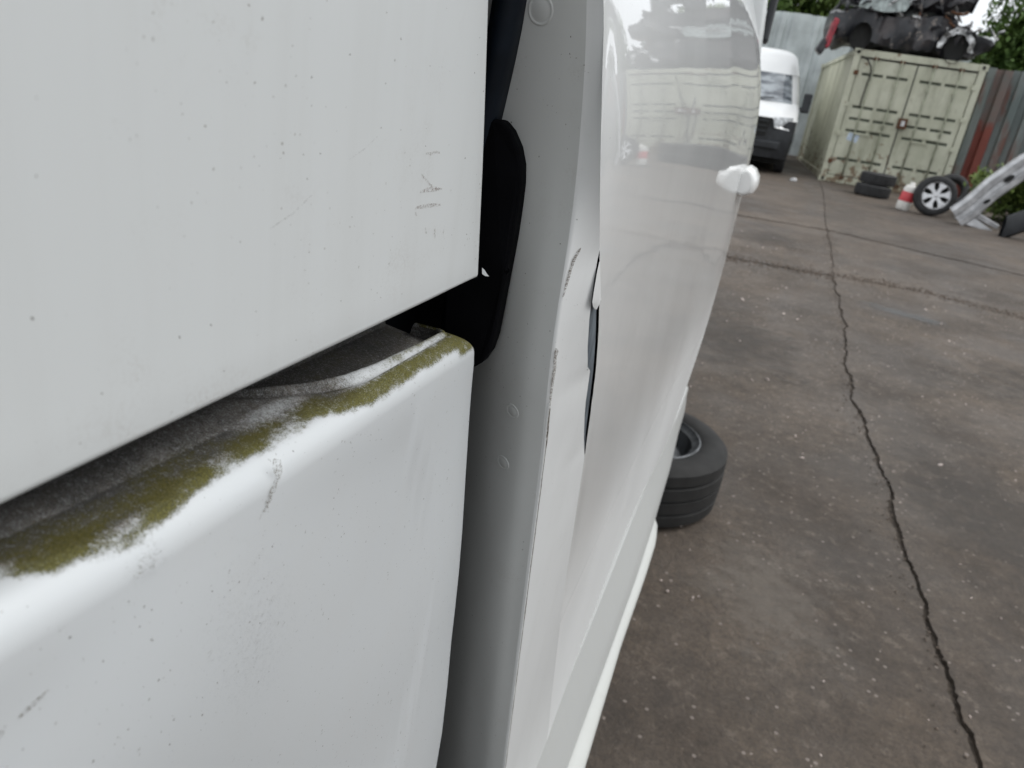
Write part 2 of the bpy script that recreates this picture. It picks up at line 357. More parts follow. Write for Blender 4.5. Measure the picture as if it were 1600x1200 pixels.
for i in range(4):
    for j in range(4):
        xl, xr, yb, yt = vline(i), vline(i + 1), hline(j), hline(j + 1)
        def corner(xf, yf):
            x, y = 0., 0.
            for _ in range(12): x = xf(y); y = yf(x)
            return x, y
        c00, c10, c11, c01 = corner(xl, yb), corner(xr, yb), corner(xr, yt), corner(xl, yt)
        def frange(a, b):
            L = []; p = a; sgn = 1 if b > a else -1
            while (b - p) * sgn > .001:
                L.append(p); d = .012 if -1 < p < 12 else 1.0
                p += sgn * min(d, abs(b - p))
            return L
        out = []
        for x in frange(c00[0], c10[0]): out.append((x, yb(x) + width(x, 1, 20 + j)))
        for y in frange(c10[1], c11[1]): out.append((xr(y) - width(y, 1, 40 + i + 1), y))
        for x in frange(c11[0], c01[0]): out.append((x, yt(x) - width(x, 2, 20 + j + 1)))
        for y in frange(c01[1], c00[1]): out.append((xl(y) + width(y, 2, 40 + i), y))
        lift = .002 * ((i * 3 + j * 5) % 4)
        k = len(out); th = .012
        vs = [(x, y, gz(y) + lift) for x, y in out] + [(x, y, gz(y) - th) for x, y in out]
        cd = geometry.delaunay_2d_cdt([Vector(p) for p in out], [(q, (q + 1) % k) for q in range(k)], [], 1, 1e-6)
        vs = [(p.x, p.y, gz(p.y) + lift) for p in cd[0]]; fs = [list(f) for f in cd[2]]; ed = {}
        for f in fs:
            for a_, b_ in zip(f, f[1:] + f[:1]): ed[(a_, b_)] = 1
        rim = [e for e in ed if (e[1], e[0]) not in ed]; n0 = len(vs); low_ = {}
        for e in rim:
            for p_ in e:
                if p_ not in low_: low_[p_] = len(vs); vs.append((vs[p_][0], vs[p_][1], vs[p_][2] - lift - th))
            fs.append([e[1], e[0], low_[e[0]], low_[e[1]]])
        me = mesh_obj('slab', vs, fs, M['ground'], ground)
def m_stain(name, col, thr, rough, dens):
    m = N(name); f = m.rng(m.math('ADD', m.noise(9, 6, .7), m.math('MULTIPLY', m.attr('core'), .5)), thr, thr + .40); t = m.n('ShaderNodeBsdfTransparent'); q = m.n('ShaderNodeMixShader')
    m.P(Base_Color=col, Roughness=rough); m.put(q.inputs[0], m.math('MULTIPLY', f, dens)); m.put(q.inputs[1], t.outputs[0]); m.put(q.inputs[2], m.b.outputs[0]); m.put(m.out.inputs[0], q.outputs[0]); return m.m
def stain(cx, cy_, rx, ry, mat, rot=0.):
    vs = [(cx, cy_, gz(cy_) + .0095)]; core = [1.]
    for rr in (.5, 1.):
        for k in range(28):
            a = 2 * PI * k / 28; q = rr * (1 + .3 * nse(math.cos(a) * 2, math.sin(a) * 2, cx)); x, y = rx * q * math.cos(a), ry * q * math.sin(a)
            X, Y = cx + x * math.cos(rot) - y * math.sin(rot), cy_ + x * math.sin(rot) + y * math.cos(rot); vs.append((X, Y, gz(Y) + .0095)); core.append(.6 if rr < .7 else 0.)
    f = [(0, 1 + k, 1 + (k + 1) % 28) for k in range(28)] + [(1 + k, 29 + k, 29 + (k + 1) % 28, 1 + (k + 1) % 28) for k in range(28)]
    o = mesh_obj('stain', vs, f, mat, ground); a = o.data.attributes.new('core', 'FLOAT', 'POINT'); a.data.foreach_set('value', core)
damp = m_stain('damp_patch', (.125, .128, .130), .55, .35, .5); pale = m_stain('pale_spill', (.20, .175, .15), .62, .8, .40); oil = m_stain('oil_patch', (.050, .042, .035), .56, .6, .38)
stain(1.25, 6.42, .50, .15, damp, -.35); stain(1.2, 3.0, .45, .9, oil, .1); stain(2.2, 5.2, 1.1, .7, oil, .4); stain(.0, 4.8, .6, 1., oil, .2); stain(.3, 2.1, .35, .5, pale, .3); stain(.2, 8.8, .7, .7, oil, 0)
# loose glass and stone chips on the slabs
mb = MB(); gm = MB(); M['crumbs'] = plain('concrete_crumbs', (.120, .094, .075), .9, var=.5, scale=40)
for _ in range(1900):
    r = random.random() ** .6
    y = lerp(1.2, 9, r); x = random.uniform(-.5, 3.2)
    if nse(x * 1.3, y * 1.3, 3) < -.05 and random.random() < .8: continue
    s = random.uniform(.0015, .0045) * (2.6 if random.random() < .05 else 1)
    a = random.uniform(0, PI); M3 = Matrix.Rotation(a, 3, 'Z') @ Matrix.Rotation(random.uniform(-.5, .5), 3, 'X')
    mb.box((x, y, gz(y) + .007 + s * .25), (s * 2, s * random.uniform(.8, 1.8), s * random.uniform(.4, 1.)), M3, .6)
for _ in range(1500):      # crumbled edges of the long crack
    y = lerp(1.3, 10, random.random() ** .7); x = interp(y, main_crack) + random.gauss(0, .045); s_ = random.uniform(.001, .004)
    gm.box((x, y, gz(y) + .004 + s_ * .2), (s_ * 2, s_ * 1.6, s_), Matrix.Rotation(random.uniform(0, PI), 3, 'Z') @ Matrix.Rotation(random.uniform(-.6, .6), 3, 'X'), .6)
for _ in range(1500):
    x = random.uniform(-.4, 3.2); y = interp(x, cross_a) + random.gauss(0, .10); s_ = random.uniform(.003, .009)
    gm.box((x, y, gz(y) + .004 + s_ * .2), (s_ * 2, s_ * 1.6, s_), Matrix.Rotation(random.uniform(0, PI), 3, 'Z'), .6)
tag(gm.build('crumbs', M['crumbs']), 'brown crumbs of broken concrete along the cracks', kind='stuff')
tag(mb.build('chips', M['chips']), 'pale glass and stone chips scattered over the concrete', kind='stuff')

# ------------------------------------------------------------------ the near van (vertices given relative to the camera height, then lifted)
OFF = (-1.10, 0, -CH)                      # place frame -> local frame of the van's empty (z: up by CH)
van = thing('damaged_van', 'white van with torn sliding door edge, algae in its door rail, close at left', 'van', (-1.10, 0, 0))
PX = -.12                                  # plane of the rear side panels
def sinterp(x, pts, w, n=6): return sum(interp(x + w * k / n, pts) for k in range(-n, n + 1)) / (2 * n + 1)
def edgeY(z): return interp(z, [(-1.1, .43), (-.4755, .3829), (-.3112, .3669), (-.1938, .3521), (-.137, .3434), (-.1216, .3383), (-.0904, .3324), (-.0356, .3204), (.026, .3047), (.2, .25), (.6, .13), (1.2, .0)])
def bodyX(z): return PX + interp(z, [(-.9, -.03), (-.6, -.004), (-.3, 0), (.12, 0), (.5, -.06), (1.0, -.22), (1.25, -.40)])
def lipZ(y): return -.0870 - .0153 * y - .0030 * sst((.25 - y) / .25)
def bendZ(y): return interp(y, [(-2, -.119), (.081, -.122), (.1134, -.1250), (.178, -.1282), (.2707, -.1309), (.34, -.1335)])

def edge_cols(r, inner, n=6):
    """offsets across a rounded free edge: (back from the edge, inward)"""
    L = [(r * (1 - math.sin(a)), r * (1 - math.cos(a))) for a in [PI / 2 * k / n for k in range(n + 1)]]
    return L + [(0, r + inner)]
# upper panel
ys0 = [-2.0, -1.6, -1.2, -.8, -.5, -.3, -.2, -.1, -.05] + [0.0 + .0125 * k for k in range(24)]
zs_up = [1.25, 1.15, 1.0, .85, .7, .55, .45, .35, .27, .2, .15, .12, .09, .06, .03, 0, -.02, -.04, -.055, -.07, -.078]
rc = edge_cols(.0028, .012)
P = []
for row in [('z', z) for z in zs_up] + [('l', c) for c in rc]:
    line = []
    for col in [('y', y) for y in ys0] + [('e', c) for c in rc]:
        y = col[1] if col[0] == 'y' else 0
        zz = row[1] if row[0] == 'z' else None
        z = zz if zz is not None else lipZ(y if col[0] == 'y' else .332) + row[1][0]
        if col[0] == 'e': y = edgeY(z) - col[1][0]
        elif y > edgeY(z) - .006: y = edgeY(z) - .0062 + (y - .3) * .0001
        inw = (row[1][1] if row[0] == 'l' else 0) + (col[1][1] if col[0] == 'e' else 0)
        if z < -.088 and y > .322: z = max(z, -.0915 + .10 * max(0, y - .322))
        dent = .0006 * nse(y * 5, z * 5, 2) - .0045 * sst((.10 - z) / .19) * sst((.25 - y) / .25)
        line.append((bodyX(z) - inw + dent, y, z))
    P.append(line)
up = MB().grid(P).build('upper_side_panel', M['panel'], van, True, OFF, 50)
# small curled flake of paint on the panel's lower front corner
MB().add([(-.1195, .3325, -.0865), (-.1185, .3335, -.0875), (-.1172, .3340, -.0893), (-.1160, .3344, -.0905), (-.1192, .3330, -.0897), (-.1176, .3336, -.0905)],
         [(0, 1, 4), (1, 2, 5, 4), (2, 3, 5)]).build('paint_flake', M['panel'], up, False, OFF)

# lower panel with its ledge: fine grid so that the growth on it can follow the metal
def pocket_edge(y): return interp(y, [(.19, .040), (.205, .031), (.215, .026), (.225, .0215), (.24, .0175), (.26, .0150), (.30, .0132), (.36, .0128)])
def lowdx(yy, z, s):
    cl = interp(z, [(-.9, .20), (-.47, .276), (-.30, .318), (-.2, .300), (-.16, .27)])
    x = .0016 * sst((yy - cl) / .006) * sst(-s / .03) - .0018 * sst((yy - cl + .09) / .12) * sst(-s / .03)
    return x + .0022 * nse(yy * 9, z * 9, 4) * sst(-s / .02) - .075 * sst((-.16 - z) / .40) * sst((.32 - yy) / .30)
def ledge_pt(y, s):
    """s in metres across the section: negative = down the panel, 0 = start of the shoulder"""
    zb = bendZ(y)
    if s <= 0: return 0., zb + s
    L1 = .0165
    if s < L1:
        a = PI / 2 * .93 * s / L1; return .0105 * (1 - math.cos(a)), zb + .0118 * math.sin(a)
    u1 = .0105 * (1 - math.cos(PI / 2 * .93)); z1 = zb + .0118 * math.sin(PI / 2 * .93)
    t = s - L1
    if y > .27 and t > .036: t = lerp(t, .036 + (t - .036) * .12, sst((y - .27) / .03))
    if t < .036: u, z = u1 + t, z1 + t * .17
    else: u, z = u1 + .036 + .002 * (t - .036) / .05, z1 + .036 * .17 + (t - .036)
    if y > .185 and t < .036:
        e = pocket_edge(y); k = sst((y - .185) / .02)
        z -= k * .0100 * sst((u - e) / .0055); z += k * .0008 * math.exp(-((u - e + .001) / .0016) ** 2)
        z -= k * .0022 * math.exp(-((u - e + .0045) / .0022) ** 2)
    return u, z
ysL = [-2.0, -1.5, -1.0, -.6, -.3, -.15, -.08] + [-.04 + .0013 * k for k in range(287)]
ssL = [-.8, -.7, -.6, -.5, -.42, -.36, -.3, -.25, -.21, -.18, -.15, -.12, -.1, -.08, -.06, -.045, -.03, -.02, -.012, -.006, 0] + [.0009 * k for k in range(1, 62)] + [.062, .09]
P = []; alg = []; dirt_shade = []
for s in ssL:
    line = []
    for y in ysL + [('e', c) for c in edge_cols(.0045, .012)]:
        e = None
        if isinstance(y, tuple): e = y[1]; y = .333
        u, z = ledge_pt(min(y, .336), s)
        ey = edgeY(max(z, -.45 if z < -.45 else z))
        rnd = .010 * sst((s - .002) / .014)          # the front corner of the shoulder is rounded
        if e is None:
            yy = min(y, ey - rnd - .0047) if y > .2 else y
        else: yy = ey - rnd - e[0]; u += e[1]
        x = bodyX(min(z, .1)) - u
        if s < .0: x += lowdx(yy, z, s)
        if False:                                   # soft pressed line and shallow dents of the lower panel
            cl = interp(z, [(-.9, .20), (-.47, .276), (-.30, .318), (-.2, .300), (-.16, .27)])
            x += .0016 * sst((yy - cl) / .006) * sst(-s / .03) - .0018 * sst((yy - cl + .09) / .12) * sst(-s / .03)
            x += .0022 * nse(yy * 9, z * 9, 4) * sst(-s / .02) - .075 * sst((-.16 - z) / .40) * sst((.32 - yy) / .30)
        line.append((x, yy, z))
        n1 = nse(yy * 60, u * 90, 1.); n2 = nse(yy * 150, s * 200, 7.)
        edge = interp(yy, [(.0, .021), (.06, .019), (.088, .0165), (.098, .0110), (.105, .0100), (.117, .0076), (.128, .0080), (.139, .0086), (.155, .0124), (.178, .0112), (.205, .0122), (.222, .0075)])
        edge += .0009 * n1 + .0009 * n2 + .0012 * nse(yy * 32, 5.); start = edge
        g = sst((s - start + .001) / .0048) * (1 - .85 * sst((s - start - .008) / .013))
        g *= .55 + .55 * sst((n1 + .5) / .7); d = sst((s - start - .001) / .013) * .95
        wht = math.exp(-((yy - .196) / .026) ** 2) * math.exp(-((s - .0265) / .0055) ** 2)
        g *= 1 - .9 * wht; d *= 1 - .8 * wht
        d += .35 * sst((s - start) / .002)
        gA, dA = g, d
        eo = .0055 + .0016 * nse(yy * 45, 3) + .0012 * nse(yy * 120, 8); g = sst((s - eo + .001) / .0055) * (1 - .8 * sst((s - .0135) / .005)); d = .45 * g
        d += .95 * sst((u - pocket_edge(yy) - .001) / .003)
        g += .45 * math.exp(-((s - .0200) / .0016) ** 2) * sst((yy - .25) / .03); d += .42 * sst((s - .012) / .006) * (.7 + .6 * nse(yy * 40, s * 90))
        if yy > .315 and s < .020: g = max(g, .9 * sst((s - .001) / .004) * sst((yy - .315) / .010))
        k = 1 - sst((yy - .225) / .02); d += k * .3 * sst((s - .008) / .01)
        kk = sst((yy - .205) / .045); g = lerp(gA, g, kk); d = lerp(dA, d, kk)
        sp = math.exp(-((yy - .120) / .007) ** 2) * math.exp(-((s - .003) / .005) ** 2); d += .30 * sp; g += .30 * sp * (yy < .127)
        # run-down of grime under the shoulder
        if s < .004: d += .26 * math.exp(-((yy - .165 + .15 * (z + .2)) / .035) ** 2) * math.exp(-((z + .18) / .06) ** 2)
        if u > .020: d = min(d, .86 + .14 * sst((s - .026) / .016 + .5 * nse(yy * 30, s * 40)))  # highest values, deep under the lip, carry shade as well as dirt
        alg.append(max(0., min(1., g))); dirt_shade.append(max(0., min(1., d)))
    P.append(line)
low = MB().grid(P); lo = mesh_obj('lower_side_panel', low.v, low.f, M['ledge'], van, True, OFF)
for nm, arr in (('algae', alg), ('dirt', dirt_shade)):
    a = lo.data.attributes.new(nm, 'FLOAT', 'POINT'); a.data.foreach_set('value', arr)
# the dark rail channel above the ledge
MB().grid([[(x, y, z) for y in (-2., -.2, .10, .325)] for x, z in ((PX - .0150, -.080), (PX - .030, -.072), (PX - .075, -.072), (PX - .075, -.118), (PX - .045, -.118))]).build('rail_channel', M['interior'], van, False, OFF)
# marker strokes and scratches on the panels: worn print lying on the paint
def m_mark(name, col, thr, dens=.85):
    m = N(name); f = m.noise(900, 5, .85); t = m.n('ShaderNodeBsdfTransparent'); mxs = m.n('ShaderNodeMixShader')
    m.P(Base_Color=col, Roughness=.7); m.put(mxs.inputs[0], m.math('MULTIPLY', m.rng(f, thr, thr + .16), dens)); m.put(mxs.inputs[1], t.outputs[0]); m.put(mxs.inputs[2], m.b.outputs[0]); m.put(m.out.inputs[0], mxs.outputs[0]); return m.m
M['marker'] = m_mark('worn_marker', (.24, .18, .15), .47, .75); M['scratch'] = m_mark('scratch', (.40, .39, .38), .46, .35); M['scuff'] = m_mark('scuff', (.19, .165, .13), .47, .9)
def stroke(name, pts, w, mat, parent, lift=.00018, X=PX):
    mb = MB(); L = []
    n = len(pts)
    for i, (y, z) in enumerate(pts):
        a = pts[max(0, i - 1)]; b = pts[min(n - 1, i + 1)]; dy, dz = b[0] - a[0], b[1] - a[1]; l = math.hypot(dy, dz) or 1
        ww = (w if i not in (0, n - 1) else w * .45) / 2
        x = bodyX(z) + .0006 * nse(y * 5, z * 5, 2) - .0045 * sst((.10 - z) / .19) * sst((.25 - y) / .25) + lift if parent is up else bodyX(z) + lowdx(y, z, z - bendZ(y)) + lift
        L.append([(x, y - dz / l * ww, z + dy / l * ww), (x, y + dz / l * ww, z - dy / l * ww)])
    return mb.grid(L).build(name, mat, parent, False, OFF)
for pts, w in (([(.2585, -.0302), (.263, -.0306), (.2675, -.0301), (.271, -.0305)], .0011),
               ([(.2560, -.0372), (.260, -.0395), (.266, -.0425), (.273, -.0442), (.276, -.0445)], .0010),
               ([(.2565, -.0440), (.2625, -.0437), (.268, -.0440), (.2765, -.0446)], .0017),
               ([(.2545, -.0495), (.260, -.0497), (.268, -.0500), (.2765, -.0508)], .0016),
               ([(.2540, -.0495), (.2545, -.0515), (.2555, -.0525)], .0013),
               ([(.2640, -.0582), (.2650, -.0597), (.2665, -.0610)], .0012),
               ([(.2735, -.0590), (.2738, -.0612), (.2745, -.0640)], .0015),
               ([(.2830, -.0600), (.2826, -.0622), (.2828, -.0645)], .0011),
               ([(.2855, -.0450), (.2858, -.0470)], .0009)):
    stroke('marker_stroke', pts, w, M['marker'], up)
stroke('scratch', [(.205, -.0300), (.214, -.0270), (.2215, -.0235)], .0004, M['scratch'], up)
stroke('scratch', [(.168, -.046), (.178, -.043), (.187, -.0385)], .0006, M['scratch'], up)
for pts, w in (([(.1690, -.1165), (.1715, -.1190), (.1725, -.1225), (.1715, -.1250)], .0042), ([(.1712, -.1235), (.1700, -.1265), (.1675, -.1295), (.1655, -.1325)], .0032),
               ([(.0834, -.1385), (.0850, -.1378), (.0880, -.1374), (.0905, -.1368)], .0013), ([(.0770, -.1395), (.0790, -.1389), (.0807, -.1381)], .0022)):
    stroke('scuff', pts, w, M['scuff'], lo, .0004)

# rest of the body: roof, rear, far side, floor, nose
def bx(name, c, d, mat, smooth=False, bevel=.0, parent=None): return MB().box(c, d).build(name, mat, parent or van, smooth, OFF, None, bevel)
MB().grid([[(x, y, z) for y in (-2.0, -1.0, 0, 1.5, 2.2)] for x, z in ((-.52, 1.25), (-.60, 1.30), (-1.1, 1.36), (-1.6, 1.30), (-1.70, 1.22))]).build('roof', M['panel'], van, True, OFF)
MB().grid([[(x, y, z) for y in (-2.0, 0, 1.5, 2.7, 3.6, 4.1)] for x, z in ((-1.70, 1.22), (-2.02, .5), (-2.08, 0), (-2.08, -.6), (-2.03, -.95))]).build('far_side_panel', M['panel'], van, True, OFF)
for s in (0, 1):
    MB().box((-.62 - s * .96, -2.0, .12), (.94, .04, 2.1)).build('rear_door', M['panel'], van, False, OFF, None, .01)
bx('floor', (-1.1, .35, -.78), (1.74, 4.6, .05), M['interior'])
bx('bulkhead', (-1.08, 1.66, .2), (1.75, .04, 1.9), M['interior'])
bx('lining', (-.225, -.70, .14), (.01, 2.0, 1.7), M['interior'])
# dark trim of the body pillar seen through the gap
MB().grid([[(x, y, z) for z in (-.9, -.3, -.05, .1, .45)] for x, y in ((-.182, .312), (-.182, .40), (-.190, .46), (-.26, .47))]).build('pillar_trim', M['interior'], van, True, OFF)

# ---- sliding door
def fY(z): return sinterp(z, [(-.75, .485), (-.5175, .4385), (-.2997, .401), (-.197, .3840), (-.131, .3660), (-.086, .3655), (-.0474, .3640), (-.0036, .3520), (.0328, .340), (.2, .29), (.45, .19), (.9, .05)], .03)
def fX(z): return sinterp(z, [(-.75, -.084), (-.0474, -.0862), (.0328, -.0885), (.2, -.115), (.45, -.18), (.9, -.34)], .03)
def foldX(z): return sinterp(z, [(-.72, -.0835), (-.6, -.0795), (-.42, -.0762), (-.3, -.0755), (-.09, -.0755), (-.0456, -.0760), (-.0025, -.0790), (.0314, -.0830), (.2, -.108), (.45, -.172), (.9, -.33)], .02)
def foldR(z): return sinterp(z, [(-.9, 8.2), (-.6872, 7.907), (-.3675, 6.66), (-.239, 6.284), (-.158, 5.93), (-.128, 5.68), (-.099, 5.38), (-.0456, 4.802), (-.0025, 4.388), (.0314, 4.09), (.2, 3.3), (.45, 2.0), (.9, .9)], .025)
def foldY(z): return lerp(-foldX(z) * foldR(z), fY(z) - .001, sst((z - .01) / .03))
PROF = [(-.95, -.052), (-.75, -.032), (-.6, -.018), (-.45, -.006), (-.3, -.001), (-.2, 0), (-.08, -.001), (0, -.0065), (.03, -.0095), (.086, -.024), (.19, -.066), (.45, -.19), (.9, -.42)]
def sinterp_(*a): return sinterp(*a)
def skinX(y, z):
    b = sinterp(y, [(.3, -.0755), (.6, -.0755), (.8, -.0735), (1.0, -.0690), (1.2, -.0625), (1.4, -.0510), (1.55, -.0440), (1.7, -.0430)], .12)
    pr = sinterp(z, PROF, .06); t = sst((y - .45) / 1.0)
    if z < -.2: pr *= lerp(1, lerp(.22, 1, t), sst((-.2 - z) / .2))
    else:
        pr0 = sinterp(z, [(-.9, 0), (-.02, 0), (.0, -.0012), (.03, -.0062), (.06, -.0130), (.12, -.030), (.2, -.055), (.45, -.14), (.9, -.32)], .02)
        pr = lerp(pr0, pr, sst((y - .95) / .6) * sst((z + .2) / .12) + (1 - sst((z + .2) / .12)))
    return b + pr
zsD = [.9, .7, .55, .45, .35, .27, .2, .15, .12, .09, .06, .04] + [.03 - .006 * k for k in range(60)] + [-.35 - .02 * k for k in range(19)]
# tear: gap between the folded edge and the skin
TEAR = [(-.245, 0, 0), (-.237, .0008, .0002), (-.220, .0100, .0004), (-.200, .0170, .0006), (-.185, .0200, .0006), (-.166, .0165, .0010), (-.163, .0120, .0012), (-.160, .0240, .0), (-.140, .0290, .0), (-.118, .0250, 0), (-.1095, .0200, 0), (-.104, .0175, 0), (-.094, .0110, 0), (-.086, .0045, 0), (-.079, 0, 0)]
def tear(z): return .88 * interp(z, [(a, b) for a, b, c in TEAR])
def skin_jag(z): return interp(z, [(a, c) for a, b, c in TEAR]) + (.0012 * nse(z * 160, 3) if -.24 < z < -.09 else 0)
P = []
for z in zsD:
    y0 = foldY(z); line = []
    for k in range(110):
        t = k / 109; t = t ** 1.3; y = lerp(y0 + skin_jag(z), 1.575, t)
        blend = math.exp(-((y - y0) / .020) ** 2)
        x = lerp(skinX(y, z), foldX(z), blend)
        line.append((x, y, z))
    line += [(line[-1][0] - .004, 1.582, z), (line[-1][0] - .03, 1.584, z)]
    P.append(line)
door = MB().grid(P).build('sliding_door', M['door'], van, True, OFF, 60); tag(door, 'glossy white sliding door torn along its rear edge')
# dented folded edge (between the rear face and the skin)
P = []
for z in zsD:
    a = Vector((fX(z), fY(z), z)); b = Vector((foldX(z) - (.0006 if tear(z) > .001 else 0.), foldY(z) - tear(z), z)); line = [a + Vector((-.0012, -.0002, 0))]
    for k in range(0, 15):
        t = k / 14; p = a.lerp(b, t)
        bulge = sinterp(z, [(-.7, .0), (-.2, .0010), (-.13, -.0004), (-.05, .0008), (0, .0022), (.05, .003)], .04)
        p.x += bulge * math.sin(PI * t ** .7) + .0005 * nse(p.y * 40, z * 25, 6) * math.sin(PI * t)
        line.append(p)
    P.append(line)
flange = MB().grid(P).build('folded_edge', M['jamb'], door, True, OFF); flange.data.materials[0] = paint('edge_white', col=(.66, .67, .67), rough=.4, coat=.3, coat_r=.2, speck=.5, dirt=.6)
# bare steel inside the tear, curled flake
P = []
for z in [-.090 - .003 * k for k in range(51)]:
    tw = tear(z); a = foldY(z) - tw
    rt = foldY(z) - .0050 * sst(tw / .012)
    P.append([(foldX(z) - .0016, a - .002, z), (foldX(z) - .0009, a + .001, z), (foldX(z) - .0006 - .0003 * nse(z * 60, 1), lerp(a, rt, .5), z), (foldX(z) - .0006, rt, z), (foldX(z) - .004, rt + .0008, z)])
MB().grid([[(foldX(z) - .0045, foldY(z) - tear(z) - .001, z), (foldX(z) - .0052, foldY(z) - tear(z) * .5, z), (foldX(z) - .0062, foldY(z) + .03, z)] for z in [-.092 - .006 * k for k in range(26)]]).build('tear_shade', M['interior'], door, False, OFF)  # black sheet standing in for the shade inside the tear
P = P
MB().grid(P).build('torn_steel', M['steel_bare'], door, True, OFF)
fl = []
for k in range(9):
    t = k / 8; z = lerp(-.0850, -.1120, t); yr = foldY(z) - .0005 - .004 * t; w = lerp(.002, .020, t ** .8) * (1 if k < 7 else (.8 if k < 8 else .45))
    fl.append([(foldX(z) + .0004 + .0006 * t + .0012 * t * math.sin(q * PI * .8), yr - w * (1 - q), z - .0025 * t * math.sin(q * 5 + 1)) for q in (0, .2, .4, .6, .8, 1)])
MB().grid(fl).build('curled_flake', flange.data.materials[0], door, True, OFF)
# rear face of the door
def faceY(x, z): return fY(z) + .010 * sst((fX(z) - x) / .05) * 0 + .0015 * nse(x * 30, z * 8)
P = []
for z in zsD:
    line = [(fX(z) - .0012, fY(z) - .0002, z)]
    for k in range(1, 26):
        x = fX(z) - .0012 - .0040 * min(k, lerp(14, 25, sst((-.14 - z) / .04))); line.append((x, fY(z) + .0006 * k + .0520 * max(0., (k - 3) / 22.) ** 1.35 * sst((-.02 - z) / .12) + .0010 * nse(x * 40, z * 9), z))
    P.append(line)
face = MB().grid(P).build('rear_face', M['jamb'], door, True, OFF)
# hem line and chipped paint along the lower part of the edge
for nm, mat, z0, z1, w, ox in (('hem_edge', flange.data.materials[0], -.165, -.72, .0011, .0000), ('rust_line', M['chip'], -.170, -.72, .0009, .0012)):
    P = []
    for k in range(70):
        z = lerp(z0, z1, k / 69); ww = w * (1 + .5 * nse(z * 70, 3, ox * 999))
        if nm == 'rust_line': ww *= .45 + 1.0 * max(0, .35 + nse(z * 35, 8))
        c = Vector((fX(z), fY(z), z)); d = (Vector((foldX(z), foldY(z) - tear(z), z)) - c).normalized()
        n = Vector((d.y, -d.x, 0)); p = c + d * (ox * 1.6) + n * .0002
        P.append([p - d * ww * .2 + n * -.0004, p + n * .0005, p + d * ww * 1.3 + n * .0004, p + d * ww * 1.8 - n * .0003])
    MB().grid(P).build(nm, mat, door, True, OFF)
M['chip_mark'] = m_mark('flaked_paint', (.13, .11, .09), .42, .9)
def chip(zc, ws, off0=.0005):
    """flaked patch on the corner: ws = list of (z, start along flange, end)"""
    P = []
    for z, a0, a1 in ws:
        c = Vector((fX(z), fY(z), z)); b = Vector((foldX(z), foldY(z) - tear(z), z)); d = (b - c).normalized(); n = Vector((d.y, -d.x, 0))
        bl = .0009
        P.append([c + d * a0 + n * (bl * .6), c + d * (a0 + a1) / 2 + n * (bl), c + d * a1 + n * (bl * .7)])
    return MB().grid(P).build('paint_chip', M['chip_mark'], door, True, OFF)
chip(0, [(-.0755, .008, .0085), (-.0775, .0055, .0085), (-.081, .0035, .0065), (-.086, .0020, .0045), (-.092, .0008, .0034), (-.097, .0006, .0020), (-.101, .0, .0012)])
chip(0, [(-.130, .0008, .0012), (-.1325, .0, .0042), (-.137, .0, .0030), (-.143, .0003, .0042), (-.151, .0, .0035), (-.158, .0004, .0030), (-.170, .0002, .0022), (-.19, .0004, .0014)])
# blind plugs in the rear face
for x, z, r in ((-.1085, -.1805, .0042), (-.1125, -.2215, .0042), (-.1120, .028, .0055)):
    def fy_(x, z):
        k = (fX(z) - .0012 - x) / .004
        return fY(z) + .0006 * k + .0520 * max(0., (k - 3) / 22.) ** 1.35 * sst((-.02 - z) / .12) + .0010 * nse(x * 40, z * 9)
    MB().grid([[(x + q * math.cos(a), fy_(x + q * math.cos(a), z + q * math.sin(a)) - h, z + q * math.sin(a)) for q, h in ((0, .0004), (r * .72, .0004), (r * .86, .0001), (r * .92, .0002), (r, .00045), (r * 1.12, .0002), (r * 1.2, -.0006))] for a in [2 * PI * q / 28 for q in range(28)]], closed_u=True).build('blind_plug', M['jamb'], door, True, OFF)
# black roller bracket on the rear face
out = [(-.1303, -.0200), (-.1262, -.0200), (-.1215, -.0240), (-.1172, -.0310), (-.1148, -.0390), (-.1142, -.0480), (-.1146, -.0600), (-.1156, -.0780), (-.1166, -.0960), (-.1178, -.1150), (-.1192, -.1310), (-.1215, -.1410), (-.1255, -.1490), (-.1300, -.1530), (-.150, -.155), (-.150, -.02)]
MB().poly([(x, fY(z) - .004 + .0, z) for x, z in out], (0, 1, 0), .012).build('roller_bracket', M['black_plastic'], door, False, OFF, None, .0015)
MB().tube([(-.1165, .3600, -.0925), (-.1150, .3585, -.0935), (-.1140, .3585, -.0915), (-.1150, .3585, -.0900)], .0007, 5).build('clip', M['black_plastic'], door, True, OFF)
# rubber seal strip
MB().grid([[(x, fY(z) - .004, z), (x - .004, fY(z) - .008, z), (x - .012, fY(z) - .004, z), (x - .013, fY(z) + .01, z), (x + .001, fY(z) + .006, z)] for x, z in ((-.14, .45), (-.128, .2), (-.1190, .0347), (-.1215, .020), (-.1245, .006), (-.1278, -.008), (-.1310, -.022), (-.135, -.05))], closed_v=True).build('rubber_seal', M['rubber_seal'], door, True, OFF)
